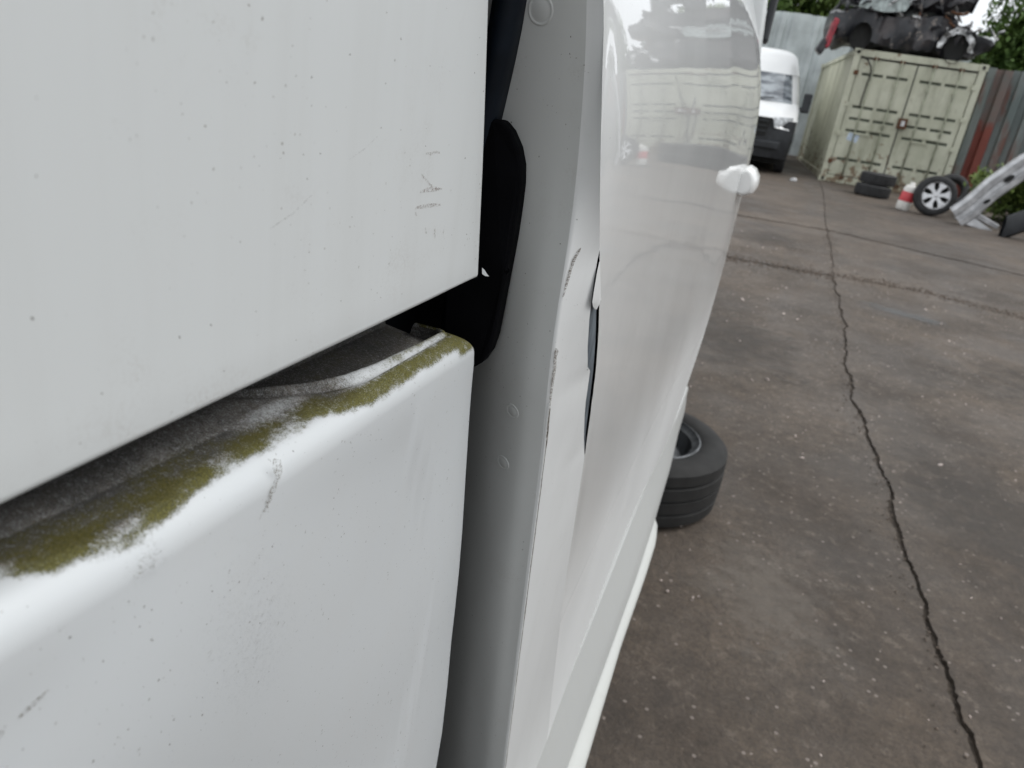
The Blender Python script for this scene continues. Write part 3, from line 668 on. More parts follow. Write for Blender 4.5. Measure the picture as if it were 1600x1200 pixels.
# lower mouldings
T = [(-.0900, .50), (-.085, .627), (-.0825, .9), (-.0812, 1.13), (-.0808, 1.23), (-.0780, 1.49), (-.0700, 1.756), (-.0700, 1.98)]
B = [(-.0640, .50), (-.0569, .715), (-.052, .95), (-.0485, 1.17), (-.0495, 1.39), (-.0530, 1.64), (-.0620, 1.86), (-.0640, 1.98)]
P = []
for k in range(60):
    y = lerp(.47, 1.98, k / 59); tx = interp(y, [(b, a) for a, b in T]); bxx = interp(y, [(b, a) for a, b in B])
    P.append([(tx - .012, y, -.712), (tx - .002, y, -.7155), (tx, y, -.7205), (lerp(tx, bxx, .35) - .0015, y, -.745), (lerp(tx, bxx, .7), y, -.772), (bxx - .001, y, -.797), (bxx - .001, y, -.806), (bxx - .015, y, -.812)])
MB().grid(P).build('lower_moulding', M['sill'], door, True, OFF, 45)
P = []
for k in range(30):
    y = lerp(.45, 1.42, k / 29); b = interp(y, [(bb, aa) for aa, bb in B]); o = interp(y, [(.45, -.030), (.743, -.0373), (1.009, -.0400), (1.2072, -.0355), (1.33, -.0355), (1.385, -.041), (1.42, -.055)])
    P.append([(b - .03, y, -.806), (b - .001, y, -.809), (lerp(b, o, .85), y, -.815), (o, y, -.822), (o - .002, y, -.85), (o - .01, y, -.96), (o - .06, y, -.98)])
MB().grid(P).build('door_sill', paint('sill_strip_white', col=(.50, .51, .49), rough=.5, coat=.15, coat_r=.3, speck=.3, dirt=1.), van, True, OFF, 60)
# door handle
hp = []
SEC = [(-.006, .018), (.010, .030), (.024, .024), (.034, .010), (.036, -.006), (.030, -.020), (.014, -.029), (-.006, -.026)]
for k in range(11):
    t = k / 10; y = lerp(1.425, 1.545, t); e = (.72, .90, .97, 1, 1, 1, 1, 1, .96, .86, .62)[k]
    hp.append([(-.0500 + .88 * a * (e if a > 0 else 1), y, -.116 + .9 * b * (.45 + .55 * e)) for a, b in SEC])
hm = MB().grid(hp, closed_v=True); hm.f += [list(range(8))[::-1], [80 + k for k in range(8)]]
hm.build('handle', M['van_white'], door, True, OFF, 30, .004)
# front door, wing, mirror, nose
P = []
for z, xo in ((.75, -.36), (.5, -.22), (.35, -.14), (.2175, -.0934), (.158, -.086), (.09, -.079), (.0, -.0755), (-.1, -.0745), (-.3, -.0745), (-.5, -.079), (-.7, -.092), (-.9, -.11)):
    P.append([(xo - t, y, z) for y, t in ((1.588, .035), (1.592, .004), (1.60, .0), (1.8, .004), (2.1, .020), (2.4, .042), (2.65, .07))])
MB().grid(P).build('front_door', M['panel'], van, True, OFF, 60)
MB().box((-.106, 2.25, .30), (.018, .08, .26)).build('door_mirror', M['trim_black'], van, False, OFF, None, .01)
P = []
for z, xo in ((.02, -.24), (-.1, -.17), (-.3, -.15), (-.5, -.15), (-.7, -.16), (-.95, -.18)):
    P.append([(xo, y, z) for y in (2.66, 3.0)] + [(xo - .02, 3.5, z - .02), (xo - .10, 3.9, z - .06), (xo - .30, 4.12, z - .1), (-1.1, 4.2, z - .1), (-1.9, 4.12, z - .1), (-2.04, 3.6, z)])
MB().grid(P).build('nose', M['panel'], van, True, OFF, 60)
MB().grid([[(-.24, 2.66, .02), (-1.1, 2.66, .1), (-2.0, 2.66, .02)], [(-.30, 3.6, -.04), (-1.1, 3.7, .0), (-2.0, 3.6, -.04)], [(-.54, 4.12, -.10), (-1.1, 4.2, -.1), (-1.9, 4.12, -.1)]]).build('bonnet', M['panel'], van, True, OFF)
MB().grid([[(-.60, 1.95, 1.15), (-1.1, 1.95, 1.25), (-1.62, 1.95, 1.15)], [(-.26, 2.66, .05), (-1.1, 2.72, .1), (-1.95, 2.66, .05)]]).build('windscreen', M['screen'], van, True, OFF)

# ------------------------------------------------------------------ wheels
TY = [(.205, -.085), (.225, -.098), (.262, -.102), (.298, -.094), (.318, -.080), (.320, -.050), (.312, -.047), (.312, -.041), (.321, -.038), (.322, -.004), (.314, -.003), (.314, .003), (.322, .004), (.321, .038), (.312, .041), (.312, .047), (.320, .050), (.318, .080), (.298, .094), (.262, .102), (.225, .098), (.205, .085), (.20, .0)]
RIM = [(.0, .035), (.035, .035), (.05, .028), (.075, .030), (.085, .045), (.12, .052), (.15, .038), (.165, .012), (.176, .03), (.184, .078), (.205, .088), (.208, .094), (.215, .092), (.206, .084), (.19, .0), (.19, -.08), (.21, -.09)]
def wheel_parts(root, sc=1., tyre='tyre', rim='steel_rim', steel=True):
    MB().lathe([(r * sc, h * sc) for r, h in TY], 56, closed=True).build('tyre', M[tyre], root, True, angle=50)
    if steel:
        MB().lathe([(r * sc, h * sc) for r, h in RIM], 48).build('rim', M[rim], root, True, angle=50)
        for k in range(5):
            a = 2 * PI * k / 5; MB().lathe([(0, .05 * sc), (.010 * sc, .05 * sc), (.011 * sc, .028 * sc)], 8, Matrix.Translation((.06 * math.cos(a) * sc, .06 * math.sin(a) * sc, 0))).build('wheel_bolt', M['trim_black'], root, True)
for yy, xx in ((-1.0, -.32), (3.3, -.34), (-1.0, -1.90), (3.3, -1.90)):
    Mx = Matrix.Translation((xx, yy, -CH + gz(yy) + .33)) @ Matrix.Rotation(PI / 2 * (1 if xx > -1 else -1), 4, 'Y')
    w = MB().lathe(TY, 48, Mx, closed=True).build('wheel', M['tyre'], van, True, OFF, 50); MB().lathe(RIM, 32, Mx).build('rim', M['steel_rim'], w, True, OFF, 50)

lw = thing('spare_wheel', 'worn black tyre on a steel rim lying flat on the concrete beside the near van', 'wheel', (-.205, 2.54, gz(2.54) + .125), (math.radians(.9), 0, .5)); lw.scale = (.96, .96, 1.22)
wheel_parts(lw, 1., 'tyre_old')

# ------------------------------------------------------------------ container
M['groove'] = plain('groove_shade_grime', (.10, .11, .08), .8, var=.4, scale=20); M['bar'] = plain('bar_shade', (.26, .27, .20), .6, var=.35, scale=6)  # groove faces take shade and grime as colour, bars a shadow tone
cy = math.radians(3.87)
ct = thing('shipping_container', 'cream steel container with rusty double doors, a wreck lying on its roof', 'container', (.958, 17.65, gz(17.65) + .005), (0, 0, cy))
CW, CHt, CL = 2.44, 2.59, 6.06
cm = M['container']
def cb(name, c, d, mat=None, bevel=.006, parent=None): return MB().box(c, d).build(name, mat or cm, parent or ct, bevel=bevel)
for x in (.06, CW - .06):
    cb('corner_post', (x, .06, CHt / 2), (.12, .12, CHt - .24)); cb('rear_post', (x, CL - .06, CHt / 2), (.12, .12, CHt - .24))
    for y in (.08, CL - .08):
        for z in (.06, CHt - .06):
            q = cb('corner_casting', (x * 1.0, y, z), (.165, .17, .12), M['container'])
            if y < 1: MB().box((x, y - .088, z), (.055, .012, .065)).build('casting_hole', M['gasket'], q, bevel=.004)
cb('door_header', (CW / 2, .07, CHt - .07), (CW - .25, .10, .13)); cb('door_sill', (CW / 2, .07, .075), (CW - .25, .12, .14))
cb('front_wall', (CW / 2, CL - .05, CHt / 2), (CW - .24, .04, CHt - .24))
cb('floor', (CW / 2, CL / 2, .13), (CW - .16, CL - .3, .05), M['rust'])
MB().grid([[(x, y, CHt - .02 + .012 * math.cos(6 * x)) for x in (.05, .6, 1.2, 1.8, 2.39)] for y in [0.15 + .3 * k for k in range(20)]]).build('roof', cm, ct)
for x, sg in ((.045, 1), (CW - .045, -1)):
    cb('top_rail', (x, CL / 2, CHt - .05), (.07, CL - .34, .09)); cb('bottom_rail', (x, CL / 2, .09), (.07, CL - .34, .14))
    pr = []; y = .14; k = 0
    while y < CL - .14:
        pr.append((x + sg * (0 if k % 4 in (0, 1) else .036), y)); y += (.072, .068, .072, .068)[k % 4]; k += 1
    MB().grid([[(px, py, z) for px, py in pr] for z in (.15, CHt - .09)]).build('side_wall', cm, ct)
# doors: pressed grooves, real relief
HG = [2.15, 1.53, 1.30, 1.07, .50]
for side in (0, 1):
    x0, x1 = (.135, CW / 2 - .012) if side == 0 else (CW / 2 + .012, CW - .135)
    zs = [.16, .19]
    rows = [(.16, 0)]
    for g in sorted(HG): rows += [(g - .040, 0), (g - .012, 1), (g + .012, 1), (g + .016, 0)]
    rows += [(2.42, 0)]
    xin0, xin1 = x0 + .10, x1 - .10; xm = (x0 + x1) / 2
    cols = [(x0, 0), (xin0, 0), (xin0 + .012, 1), (xm - .045, 1), (xm - .033, 0), (xm + .033, 0), (xm + .045, 1), (xin1 - .012, 1), (xin1, 0), (x1, 0)]
    P = [[(x, .030 + .028 * a * b, z) for x, b in cols] for z, a in rows]
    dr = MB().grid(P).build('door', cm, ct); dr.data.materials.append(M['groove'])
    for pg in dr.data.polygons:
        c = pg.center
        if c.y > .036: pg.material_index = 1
    MB().box(((x0 + x1) / 2, .075, 1.29), (x1 - x0, .02, 2.2)).build('door_back', cm, dr)
    # shade and grime are coloured into the presses
    for fx_ in (.27, .73):
        xb = lerp(x0, x1, fx_) if side == 0 else lerp(x0, x1, fx_)
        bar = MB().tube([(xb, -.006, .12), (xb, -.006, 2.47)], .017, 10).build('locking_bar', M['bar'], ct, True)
        for z in (.13, 2.44): MB().box((xb, .0, z), (.085, .04, .06)).build('cam_keeper', M['rust'], bar)
        for z in (.45, 1.25, 2.0): MB().box((xb, .010, z), (.07, .035, .05)).build('bar_guide', cm, bar)
        MB().box((xb + (.14 if fx_ < .5 else -.14), -.022, 1.02 if fx_ < .5 else 1.12), (.30, .012, .03)).build('bar_handle', cm, bar)
    hx = x0 - .022 if side == 0 else x1 + .022
    for z in (.42, .98, 1.55, 2.15): MB().box((hx, .0, z), (.09, .03, .085)).build('hinge', M['rust'] if z in (.42, 2.15) and side == 0 else cm, ct, bevel=.004)
    gs = [(x0 + .006), (x1 - .006)]
MB().box((CW / 2, .035, 1.29), (.022, .02, 2.26)).build('door_gasket', M['gasket'], ct)
MB().box((CW / 2, .030, 2.435), (CW - .27, .02, .016)).build('door_gasket', M['gasket'], ct); MB().box((CW / 2, .030, .152), (CW - .27, .02, .014)).build('door_gasket', M['gasket'], ct)
MB().box((CW / 2 + .03, -.02, 1.33), (.17, .10, .20)).build('lock_box', M['rust'], ct, bevel=.01); MB().box((CW / 2 + .03, -.078, 1.33), (.07, .014, .10)).build('padlock', M['scrap_pale'], ct, bevel=.01)
MB().box((.42, .026, .93), (.22, .006, .15), Matrix.Rotation(.2, 3, 'Y')).build('sticker', M['plate'], ct)
tag(MB().tube([(.15, -.02, 2.46), (.27, -.05, 2.40), (.36, -.05, 2.28), (.385, -.05, 2.15), (.37, -.045, 1.9), (.36, -.04, 1.55)], .014, 7).build('hanging_cable', M['gasket'], None, True), 'dark cable hanging from the top left corner of the container doors', 'cable').location = (.958, 17.65, gz(17.65))
bpy.data.objects['hanging_cable'].rotation_euler = (0, 0, cy)

def in_ct(x, y, z):       # container frame -> place
    return (.958 + x * math.cos(cy) - y * math.sin(cy), 17.65 + x * math.sin(cy) + y * math.cos(cy), gz(17.65) + z)

# ------------------------------------------------------------------ wrecked cars on the container
def wreck(name, label, loc, rot, prof, halfw, seed, mat, crush=1., lamp=True, wing=True):
    """prof: list of (x, z_bottom, z_belt, z_roof) along the length"""
    t = thing(name, label, 'wreck', loc, rot)
    xs = [prof[0][0] + (prof[-1][0] - prof[0][0]) * k / 44 for k in range(45)]
    zb = lambda x: interp(x, [(p[0], p[1]) for p in prof]); zl = lambda x: interp(x, [(p[0], p[2]) for p in prof]); zr = lambda x: interp(x, [(p[0], p[3]) for p in prof])
    def disp(x, y, z, a=1.):
        v = Vector((x, y, z)) * 2.3 + Vector((seed, 0, 0)); q = noise.noise_vector(v) * .10 * crush * a + noise.noise_vector(v * 3.1) * .05 * crush * a
        return (x + q.x * .5, y + q.y, z + q.z * .8)
    rows = []
    for x in xs:
        b, l = zb(x), zl(x); r = []
        for y, z in ((-halfw * .82, b), (-halfw * .98, b + .06), (-halfw, lerp(b, l, .35)), (-halfw * 1.0, lerp(b, l, .6)), (-halfw * .97, l), (-halfw * .9, l + .03)): r.append(disp(x, y, z))
        for q in (.5, 0, -.5): r.append(disp(x, -halfw * q, l + .05))
        for y, z in ((halfw * .9, l + .03), (halfw, lerp(b, l, .5)), (halfw * .85, b)): r.append(disp(x, y, z))
        rows.append(r)
    body = MB().grid(rows, closed_v=True)
    body.f.append(list(range(12))); body.f.append([44 * 12 + k for k in range(12)])
    # wheel arches: recessed black openings get their own mesh
    body.build('body', mat, t, True, angle=35)
    cab = []
    for x in xs:
        if zr(x) - zl(x) > .08:
            h = zr(x); cab.append([disp(x, y, z, 1.4) for y, z in ((-halfw * .86, zl(x) + .02 + (h - zl(x)) * .75), (-halfw * .74, h), (0, h + .04), (halfw * .74, h), (halfw * .86, zl(x) + .02 + (h - zl(x)) * .75))])
    if cab:
        c = MB().grid(cab); o = c.build('roof', mat, t, True, angle=35); sm = o.modifiers.new('s', 'SOLIDIFY'); sm.thickness = .04
        n = len(cab)
        for k in (0, n // 3, 2 * n // 3, n - 1):
            for s in (0, 4):
                p = cab[k][s]; xx = p[0]
                foot = disp(xx + random.uniform(-.15, .15), -halfw * .95 if s == 0 else halfw * .95, zl(xx))
                MB().tube([p, tuple(lerp(p[i], foot[i], .5) + random.uniform(-.03, .03) for i in range(3)), foot], [.045, .05, .06], 6).build('pillar', mat, t, True)
    return t, disp
pr1 = [(-1.95, .42, .62, .60), (-1.8, .15, .66, .68), (-1.55, .08, .68, 1.05), (-.9, .06, .66, 1.10), (0, .05, .66, 1.06), (.6, .04, .68, .95), (1.0, .06, .64, .62), (1.5, .08, .52, .50), (1.85, .12, .45, .42), (2.0, .24, .34, .3)]
x, y, z = in_ct(.90, .88, 2.60)
w1, dp = wreck('wrecked_car', 'burnt dark crushed car lying across the container roof, lowest of the wrecks', (x, y, z), (0, 0, cy + .02), pr1, .80, 3.1, M['burnt'], 1.7); w1.scale = (.76, 1, 1)
# wheel arch, torn pale wing, dusty glass, red tail lamp
for xa in (-1.2, 1.12):
    MB().lathe([(0, -.0), (.20, -.02), (.25, .02), (.26, .12)], 20, Matrix.Translation((xa, -.80, .20)) @ Matrix.Rotation(PI / 2, 4, 'X')).build('wheel_arch', M['gasket'], w1, True)
P = []
for k in range(15):
    a = PI * (k / 14) * 1.05 - .05; r = .31 + .02 * math.sin(k * 2.3)
    P.append([(1.12 - (r + e) * math.cos(a), -.86 - .03 * math.sin(k * 1.7 + e * 9), .20 + (r + e) * math.sin(a) * .85) for e in (0, .06, .13)])
MB().grid(P).build('torn_wing', M['scrap_pale'], w1, True)
def ragged(name, pts, mat, parent, th=.02, seed=1, n=1):
    mb = MB(); mb.poly([(p[0] + .03 * nse(i * 1.7, seed), p[1] + .04 * nse(i * 2.1, seed, 5), p[2] + .03 * nse(i * 1.3, seed, 9)) for i, p in enumerate(pts)], (0, 1, 0), th); return mb.build(name, mat, parent)
ragged('side_glass', [(-1.45, -.84, .72), (-1.1, -.84, .70), (-.75, -.84, .68), (-.3, -.84, .74), (-.2, -.82, .92), (-.6, -.80, .98), (-1.0, -.80, 1.0), (-1.38, -.80, .98)], M['glass_dust'], w1, seed=2)
for k in range(34):
    xx = random.uniform(-1.5, 2.0); zz = random.uniform(.62, .9) if xx < .4 else random.uniform(.42, .62)
    L = [(xx, -.86 + random.uniform(-.05, .3), zz)]
    for q in range(4): L.append((L[-1][0] + random.uniform(-.05, .16), L[-1][1] + random.uniform(-.06, .06), L[-1][2] + random.uniform(-.07, .07)))
    MB().tube(L, [random.uniform(.012, .035) for _ in L], 5).build('torn_strip', M['scrap_pale'] if k % 2 else M['burnt'], w1, True)
MB().box((-1.93, -.76, .20), (.15, .22, .56), Matrix.Rotation(.18, 3, 'Y')).build('tail_lamp', M['red_lamp'], w1, bevel=.03)
MB().box((-2.06, -.70, -.05), (.20, .34, .28), Matrix.Rotation(.5, 3, 'Y')).build('bumper_remnant', M['burnt'], w1, bevel=.04)
ragged('bonnet_flap', [(.85, -.80, .95), (1.0, -.75, .70), (1.12, -.8, .66), (.75, -.6, 1.1)], M['scrap_pale'], w1, seed=5)
MB().lathe([(0, .02), (.07, .02), (.10, 0), (.07, -.06), (0, -.07)], 14, Matrix.Translation((1.93, -.74, .40)) @ Matrix.Rotation(PI / 2, 4, 'X')).build('headlamp', M['lamp'], w1, True)
pr2 = [(-1.6, .12, .48, .45), (-1.3, .02, .50, .6), (-.6, .0, .50, 1.0), (.4, .03, .5, 1.0), (.8, .10, .52, .7), (1.4, .12, .46, .45), (1.7, .24, .36, .3)]
x, y, z = in_ct(.72, .95, 3.40)
w2, dp = wreck('wrecked_car', 'dark crushed car piled on the burnt one, cut by the top of the photo', (x, y, z), (.02, .03, cy - .05), pr2, .78, 9.4, M['burnt'], 2.0); w2.scale = (.72, 1, 1)
for k in range(8):
    L = [(random.uniform(-1.4, 1.3), -.80, random.uniform(-.02, .1))]
    for q in range(3): L.append((L[-1][0] + random.uniform(-.1, .22), L[-1][1] + random.uniform(-.06, .06), L[-1][2] + random.uniform(-.10, .05)))
    MB().tube(L, [random.uniform(.012, .04) for _ in L], 5).build('torn_strip', M['scrap_pale'] if k % 3 else M['rust'], w2, True)

# ------------------------------------------------------------------ fences
def fence(name, label, p0, p1, zt, mats, pitch, depth, post=True, prof='box', sheet=1.0, post_side=-1):
    p0, p1 = Vector((*p0, 0)), Vector((*p1, 0)); L = (p1 - p0).length; d = (p1 - p0).normalized(); nn = Vector((d.y, -d.x, 0))
    t = thing(name, label, 'fence', (p0.x, p0.y, gz(p0.y)), (0, 0, math.atan2(d.y, d.x)))
    s = 0; k = 0
    while s < L - .01:
        e = min(L, s + sheet); q = s; row = []; i = 0
        while q < e + .001:
            ph = (q / pitch) % 1
            for a, b in ((0, 0), (.38, 0), (.46, 1), (.92, 1)):
                x = (math.floor(q / pitch) + a) * pitch
                if s - .001 <= x <= e + .03: row.append((x, -depth * b - (.004 if k % 2 else 0)))
            q += pitch
        if len(row) > 1:
            base = gz(p0.y + d.y * s) - gz(p0.y); top = zt + .03 * nse(k * 3.3, L)
            MB().grid([[(x, y, z) for x, y in row] for z in (base + .02, top)]).build('sheet', mats(k), t)
        s = e; k += 1
    if post:
        for q in range(int(L / 3) + 1): MB().box((q * 3.0 + .3, post_side * .10, zt / 2), (.09, .09, zt + .15)).build('post', M['steel_rim'], t, bevel=.008)
    MB().box((L / 2, .06, zt * .92), (L, .05, .06)).build('rail', M['steel_rim'], t); MB().box((L / 2, .06, zt * .35), (L, .05, .06)).build('rail', M['steel_rim'], t)
    return t
fence('sheet_fence', 'pale grey ribbed sheet fence behind the white van and container', (-14, 24.9), (4.6, 24.4), 3.72, lambda k: M['fence_pale'], .31, .05, sheet=.93)
f2 = fence('sheet_fence', 'green grey ribbed fence with rust and a red stripe, right of the container', (3.42, 18.6), (11.5, 18.0), 2.60, lambda k: M['fence_red'] if k == 1 else M['fence_rusty'], .30, .10, False, sheet=.30)
fence('sheet_fence', 'ribbed fence running down the right side of the yard', (11.5, 18.0), (11.5, -14), 2.5, lambda k: M['fence_rusty'], .30, .06, False, sheet=1.2)

# ------------------------------------------------------------------ far white van
fv = thing('white_van', 'white high roof van with black grille facing the camera, parked left of the container', 'van', (-.76, 16.9, gz(16.9)), (0, 0, .02)); fv.scale = (1, 1, .96)
def loft(rows, name, mat, smooth=True, ang=40): return MB().grid(rows).build(name, mat, fv, smooth, angle=ang)
def row(y, z, hw, cur=.30, n=14):
    r = []
    for k in range(n + 1):
        t = -1 + 2 * k / n; a = abs(t) ** 3.2; sgn = 1 if t > 0 else -1
        r.append((hw * (1 - (1 - abs(t)) ** 1.12) * sgn if False else hw * math.sin(t * PI / 2), y + cur * (1 - math.cos(t * PI / 2)) ** 1.3, z))
    return r
F = [(0, .34, .93), (-.02, .50, .98), (-.02, .78, .99), (.02, 1.12, .985), (.10, 1.20, .98), (.30, 1.34, .97), (.58, 1.46, .955), (.62, 1.48, .95), (1.12, 2.06, .82), (1.22, 2.14, .80), (1.55, 2.44, .71), (1.85, 2.56, .60), (2.2, 2.62, .46)]
loft([row(y, z, w, .34) for y, z, w in F[3:7]], 'bonnet', M['van_white']); loft([row(y, z, w, .34) for y, z, w in F[8:]], 'front_roof', M['van_white'])
loft([row(y, z, w, .34) for y, z, w in F[0:4]], 'front_skirt', M['trim_black'])
loft([row(y - .012, z, w - .09, .30) for y, z, w in F[6:9]], 'windscreen', M['screen'])
loft([row(y + .03, z, w, .34) for y, z, w in F[6:9]], 'windscreen_surround', M['van_white'])
for s in (-1, 1):
    loft([[(s * w, y + .34, z), (s * (w + .015), max(1.4, y + .6), z), (s * (w + .015), 5.6, z)] for y, z, w in [(f[0], f[1], f[2]) for f in F]], 'side_panel', M['van_white'])
    MB().box((s * .98, .62, 1.02), (.03, .5, .28)).build('wing_edge', M['van_white'], fv, bevel=.01)
    mb = MB(); mb.poly([(s * .50, .02, 1.16), (s * .88, .22, 1.20), (s * .93, .30, 1.02), (s * .86, .18, .93), (s * .56, .02, .95)], (0, -1, 0), .05); mb.build('headlight', M['lamp'], fv, bevel=.01)
    mr = MB().box((s * 1.08, .80, 1.52), (.17, .12, .40)).build('mirror', M['trim_black'], fv, bevel=.03); MB().box((s * .99, .84, 1.40), (.20, .05, .05)).build('arm', M['trim_black'], mr)
    Mx = Matrix.Translation((s * .87, .95, .34)) @ Matrix.Rotation(PI / 2 * s, 4, 'Y'); MB().lathe(TY, 32, Mx, closed=True).build('wheel', M['tyre'], fv, True, angle=50)
g = MB().poly([(-.50, -.06, 1.14), (.50, -.06, 1.14), (.42, -.07, .78), (-.42, -.07, .78)], (0, 1, 0), .05).build('grille', M['gasket'], fv)
for z in (.86, .96, 1.06): MB().box((0, -.075, z), (.86, .03, .028)).build('grille_bar', M['trim_black'], g, bevel=.004)
em = MB(); Mx = Matrix.Translation((0, -.10, .97)) @ Matrix.Rotation(PI / 2, 4, 'X'); em.lathe([(.080, -.01), (.085, .01), (.095, .01), (.10, -.01)], 24, Mx)
for k in range(3):
    a = PI / 2 + 2 * PI * k / 3; c, s_ = math.cos(a), math.sin(a)
    em.add([(c * .085, -.105, .97 + s_ * .085), (-s_ * .014, -.105, .97 + c * .014), (s_ * .014, -.105, .97 - c * .014), (0, -.118, .97)], [(0, 1, 3), (0, 3, 2)])
em.build('emblem', M['alloy'], g, True)
MB().box((0, -.05, .60), (1.5, .08, .16)).build('bumper_bar', M['trim_black'], fv, bevel=.03)
MB().box((0, -.07, .42), (.52, .015, .11)).build('number_plate', M['bottle_w'], fv)
for s in (-1, 1): MB().tube([(s * .1, .60, 1.50), (s * .42, .63, 1.55)], .012, 5).build('wiper', M['gasket'], fv)
MB().box((0, 3, .3), (1.7, 4.8, .2)).build('underbody', M['gasket'], fv)

# ------------------------------------------------------------------ stacked tyres, alloy wheel, bottle
for k, (x, y, rz) in enumerate(((1.86, 16.05, 0), (1.90, 16.10, .6))):
    t = thing('tyre', ['flat black tyre on the ground under another, in front of the container doors', 'black tyre lying on top of another, in front of the container doors'][k], 'tyre', (x, y, gz(y) + .11 + k * .215), (0, .02, rz), 'tyres stacked by the container')
    MB().lathe([(r, h) for r, h in TY], 44, closed=True).build('casing', M['tyre'], t, True, angle=50)
aw = thing('alloy_wheel', 'silver six spoke alloy wheel with black tyre standing on edge by the container', 'wheel', (2.62, 14.35, gz(14.35) + .325), (math.radians(82), 0, math.radians(2)))
MB().lathe(TY, 56, closed=True).build('tyre', M['tyre'], aw, True, angle=50)
MB().lathe([(.17, -.08), (.20, .0), (.200, .070), (.212, .092), (.222, .094), (.226, .088)], 48).build('rim', M['alloy'], aw, True)
MB().lathe([(0, .02), (.20, .0)], 32).build('shade_disc', M['gasket'], aw, True)  # black disc added for the shade between the spokes
MB().lathe([(0, .078), (.035, .078), (.045, .070), (.05, .05)], 24).build('hub_cap', M['alloy'], aw, True)
for k in range(6):
    a = 2 * PI * k / 6 + .2; Mr = Matrix.Rotation(a, 4, 'Z'); mb = MB()
    for y0 in (1,):
        pts = [(.03, -.030), (.12, -.030), (.205, -.075), (.205, .075), (.12, .030), (.03, .030)]
        vs = [Mr @ Vector((x, y, .075 + .01 * (x / .2))) for x, y in pts] + [Mr @ Vector((x, y * .9, .045)) for x, y in pts]
        mb.add(vs, [range(6), range(11, 5, -1)] + [(i, (i + 1) % 6, 6 + (i + 1) % 6, 6 + i) for i in range(6)])
    mb.f = [list(f) for f in mb.f]; mb.build('spoke', M['alloy'], aw, bevel=.004)
bt = thing('oil_bottle', 'white plastic bottle with a red label standing left of the alloy wheel', 'bottle', (2.22, 14.5, gz(14.5)), (.0, .1, 0))
MB().lathe([(0, 0), (.10, 0), (.115, .02), (.115, .12), (.11, .16)], 20).build('body', M['bottle_w'], bt, True); MB().lathe([(.112, .15), (.114, .16), (.112, .30), (.108, .31)], 20).build('label', M['bottle_r'], bt, True)
MB().lathe([(.109, .30), (.108, .36), (.08, .41), (.04, .43), (.04, .47), (0, .47)], 20).build('shoulder', M['bottle_w'], bt, True)
o = MB().box((0, 0, .04), (.16, .09, .07), Matrix.Rotation(.4, 3, 'Z'), .6).build('crumpled_can', M['scrap_pale'], None, bevel=.02); o.location = (.42, 16.3, gz(16.3)); tag(o, 'crumpled pale can on the ground by the far white van', 'litter')

# ------------------------------------------------------------------ silver body section leaning at right
sf = thing('car_body_section', 'cut silver car body side leaning up to the right beside the alloy wheel', 'scrap', (2.95, 13.75, gz(13.75)), (0, 0, 0))
P = []
pth = [(-.05, .10), (.10, .28), (.30, .62), (.62, 1.02), (.95, 1.36), (1.5, 1.86), (2.0, 2.3)]
for i, (x, z) in enumerate(pth):
    w = .17 if i < 4 else .145
    P.append([(x + w * a * .72, -.04 - b, z - w * a * .72) for a, b in ((-1, -.08), (-1, .02), (-.7, .05), (-.2, .045), (-.1, .015), (.25, .02), (.4, .06), (.85, .055), (1, .02), (1, -.08))])
MB().grid(P).build('sill_pillar', M['silver'], sf, True, angle=30)
MB().poly([(-.08, -.04, .20), (.12, -.05, .28), (.22, -.05, .14), (.52, -.07, -.0), (.46, -.07, -.04), (.10, -.05, .02), (-.05, -.05, .08)], (0, 1, 0), .12).build('floor_stub', M['silver'], sf, bevel=.015)
MB().poly([(.16, -.02, .26), (.58, -.08, .10), (.56, -.08, .03), (.18, -.02, .16)], (0, 1, 0), .06).build('floor_stub', M['silver'], sf, bevel=.015)
for x, z, r in ((.46, .80, .055), (.28, .42, .04), (.90, 1.30, .05)):
    MB().poly([(x + r * 1.4 * math.cos(a) * .7 - r * .5 * math.sin(a), -.100, z + r * 1.4 * math.cos(a) * .7 + r * .5 * math.sin(a)) for a in [2 * PI * k / 10 for k in range(10)]], (0, 1, 0), .012).build('access_hole', M['gasket'], sf)
bp = thing('black_bumper', 'black plastic car bumper lying tilted beside the silver body section', 'bumper', (3.75, 13.3, gz(13.3)), (0, 0, .1))
MB().grid([[(x, -.1 + .18 * math.sin(x * 1.2) + o1, .12 + .58 * x + o2 * .22) for o1, o2 in ((0, 0), (-.07, .3), (-.08, 1.2), (-.03, 1.7), (.05, 1.7), (.05, 0))] for x in [-.35 + .16 * k for k in range(16)]], closed_v=True).build('shell', M['trim_black'], bp, True, angle=40)
for k in range(5):
    t = thing('scrap_tyre', ['dark tyre half hidden in weeds by the fence', 'dark tyre lying behind the black bumper', 'dark tyre leaning on the ribbed fence', 'dark tyre beyond the silver section', 'dark tyre on the weed bank at the right edge'][k], 'tyre', (3.4 + k * .75, 17.3 + .2 * math.sin(k * 2), gz(17.3) + .25 + .05 * (k % 2)), (1.2, .2 * k, k), 'scrap tyres along the fence')
    MB().lathe(TY, 28, closed=True).build('casing', M['tyre'], t, True, angle=50)

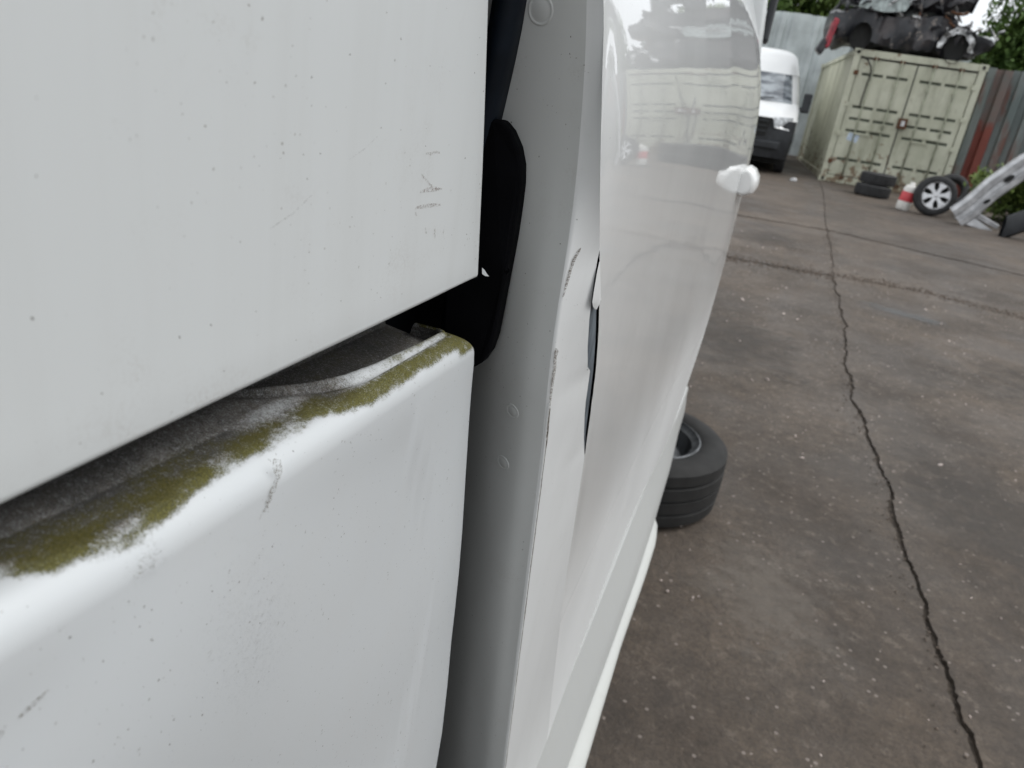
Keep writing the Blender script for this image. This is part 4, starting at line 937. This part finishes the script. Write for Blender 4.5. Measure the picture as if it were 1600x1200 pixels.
# ------------------------------------------------------------------ plants
def leafmass(name, label, cat, loc, dims, n, size, mat, seed, trunk=True, spiky=False, kind=None):
    rnd = random.Random(seed); t = thing(name, label, cat, loc) if not kind else None
    mb = MB(); a, b, c = dims
    cl = [(Vector((rnd.uniform(-1, 1) * a * .75, rnd.uniform(-1, 1) * b * .75, c * rnd.uniform(.12, .92))), rnd.uniform(.22, .42)) for _ in range(34)]
    for _ in range(n):
        cc_, rr = rnd.choice(cl); d = Vector((rnd.gauss(0, 1), rnd.gauss(0, 1), rnd.gauss(0, 1))).normalized() * (rnd.random() ** .4)
        p = cc_ + Vector((d.x * rr * a, d.y * rr * b, d.z * rr * c * .7))
        if spiky: k = max(.15, 1 - p.z / (c * 1.05)); p.x *= .35 + k; p.y *= .35 + k
        if p.z < 0: continue
        s = size * rnd.uniform(.5, 1.4); R3 = Matrix.Rotation(rnd.uniform(0, 6.3), 3, 'Z') @ Matrix.Rotation(rnd.uniform(-1.2, 1.2), 3, 'X')
        q = [R3 @ Vector(v) + p for v in ((-s * .4, 0, 0), (0, -s * .7, s * .1), (s * .4, 0, 0), (0, s * 1.0, -s * .2))]
        mb.add(q, [(0, 1, 2, 3)])
    if kind: o = mb.build(name, mat); o.location = loc; return tag(o, label, kind='stuff')
    mb.build('crown', mat, t)
    MB().tube([(0, 0, -1.), (.05, .02, c * .35), (0, 0, c * .8)], [.16, .12, .04], 8).build('trunk', M['bark'], t, True)
    for k in range(4):
        an = k * 1.6 + seed; MB().tube([(0, 0, c * .2 + .1 * k), (math.cos(an) * a * .4, math.sin(an) * b * .4, c * .5 + .1 * k)], [.06, .02], 5).build('limb', M['bark'], t, True)
    return t
for k, (x, h, m_, sd_) in enumerate(((-9, 4.6, 'leaf_mid', 1), (-5.2, 5.2, 'leaf_light', 2), (-2.0, 4.8, 'leaf_mid', 3), (1.2, 4.9, 'leaf_light', 4))):
    leafmass('bushy_tree', ['dense green tree far left behind the pale fence', 'light green bushy tree behind the pale fence', 'green tree above the pale fence over the white van', 'light green tree above the pale fence left of the wrecks'][k], 'tree', (x, 26.8 + .5 * (k % 2), gz(26)), (2.3, 1.3, h), 26000, .125, M[m_], sd_)
for k, (x, y, h, m_, sd_) in enumerate(((5.30, 22.3, 4.2, 'leaf_mid', 11), (6.05, 24.2, 6.8, 'leaf_dark', 12), (9.5, 23.5, 4.6, 'leaf_mid', 13), (12.6, 22, 5.5, 'leaf_dark', 14))):
    leafmass('conifer' if m_ == 'leaf_dark' else 'bushy_tree', ['bright green bush above the ribbed fence right of the wrecks', 'tall dark conifer behind the bright green bush at the top right', 'mid green tree outside the right edge', 'dark conifer at the yard corner'][k], 'tree', (x, y, gz(y)), (1.6, 1.5, h), 30000, .11, M[m_], sd_, spiky=m_ == 'leaf_dark')
leafmass('weeds', 'green weeds and grass at the foot of the ribbed fence', None, (4.75, 15.3, gz(15.3)), (1.5, .8, .85), 12000, .07, M['leaf_light'], 21, kind='stuff')
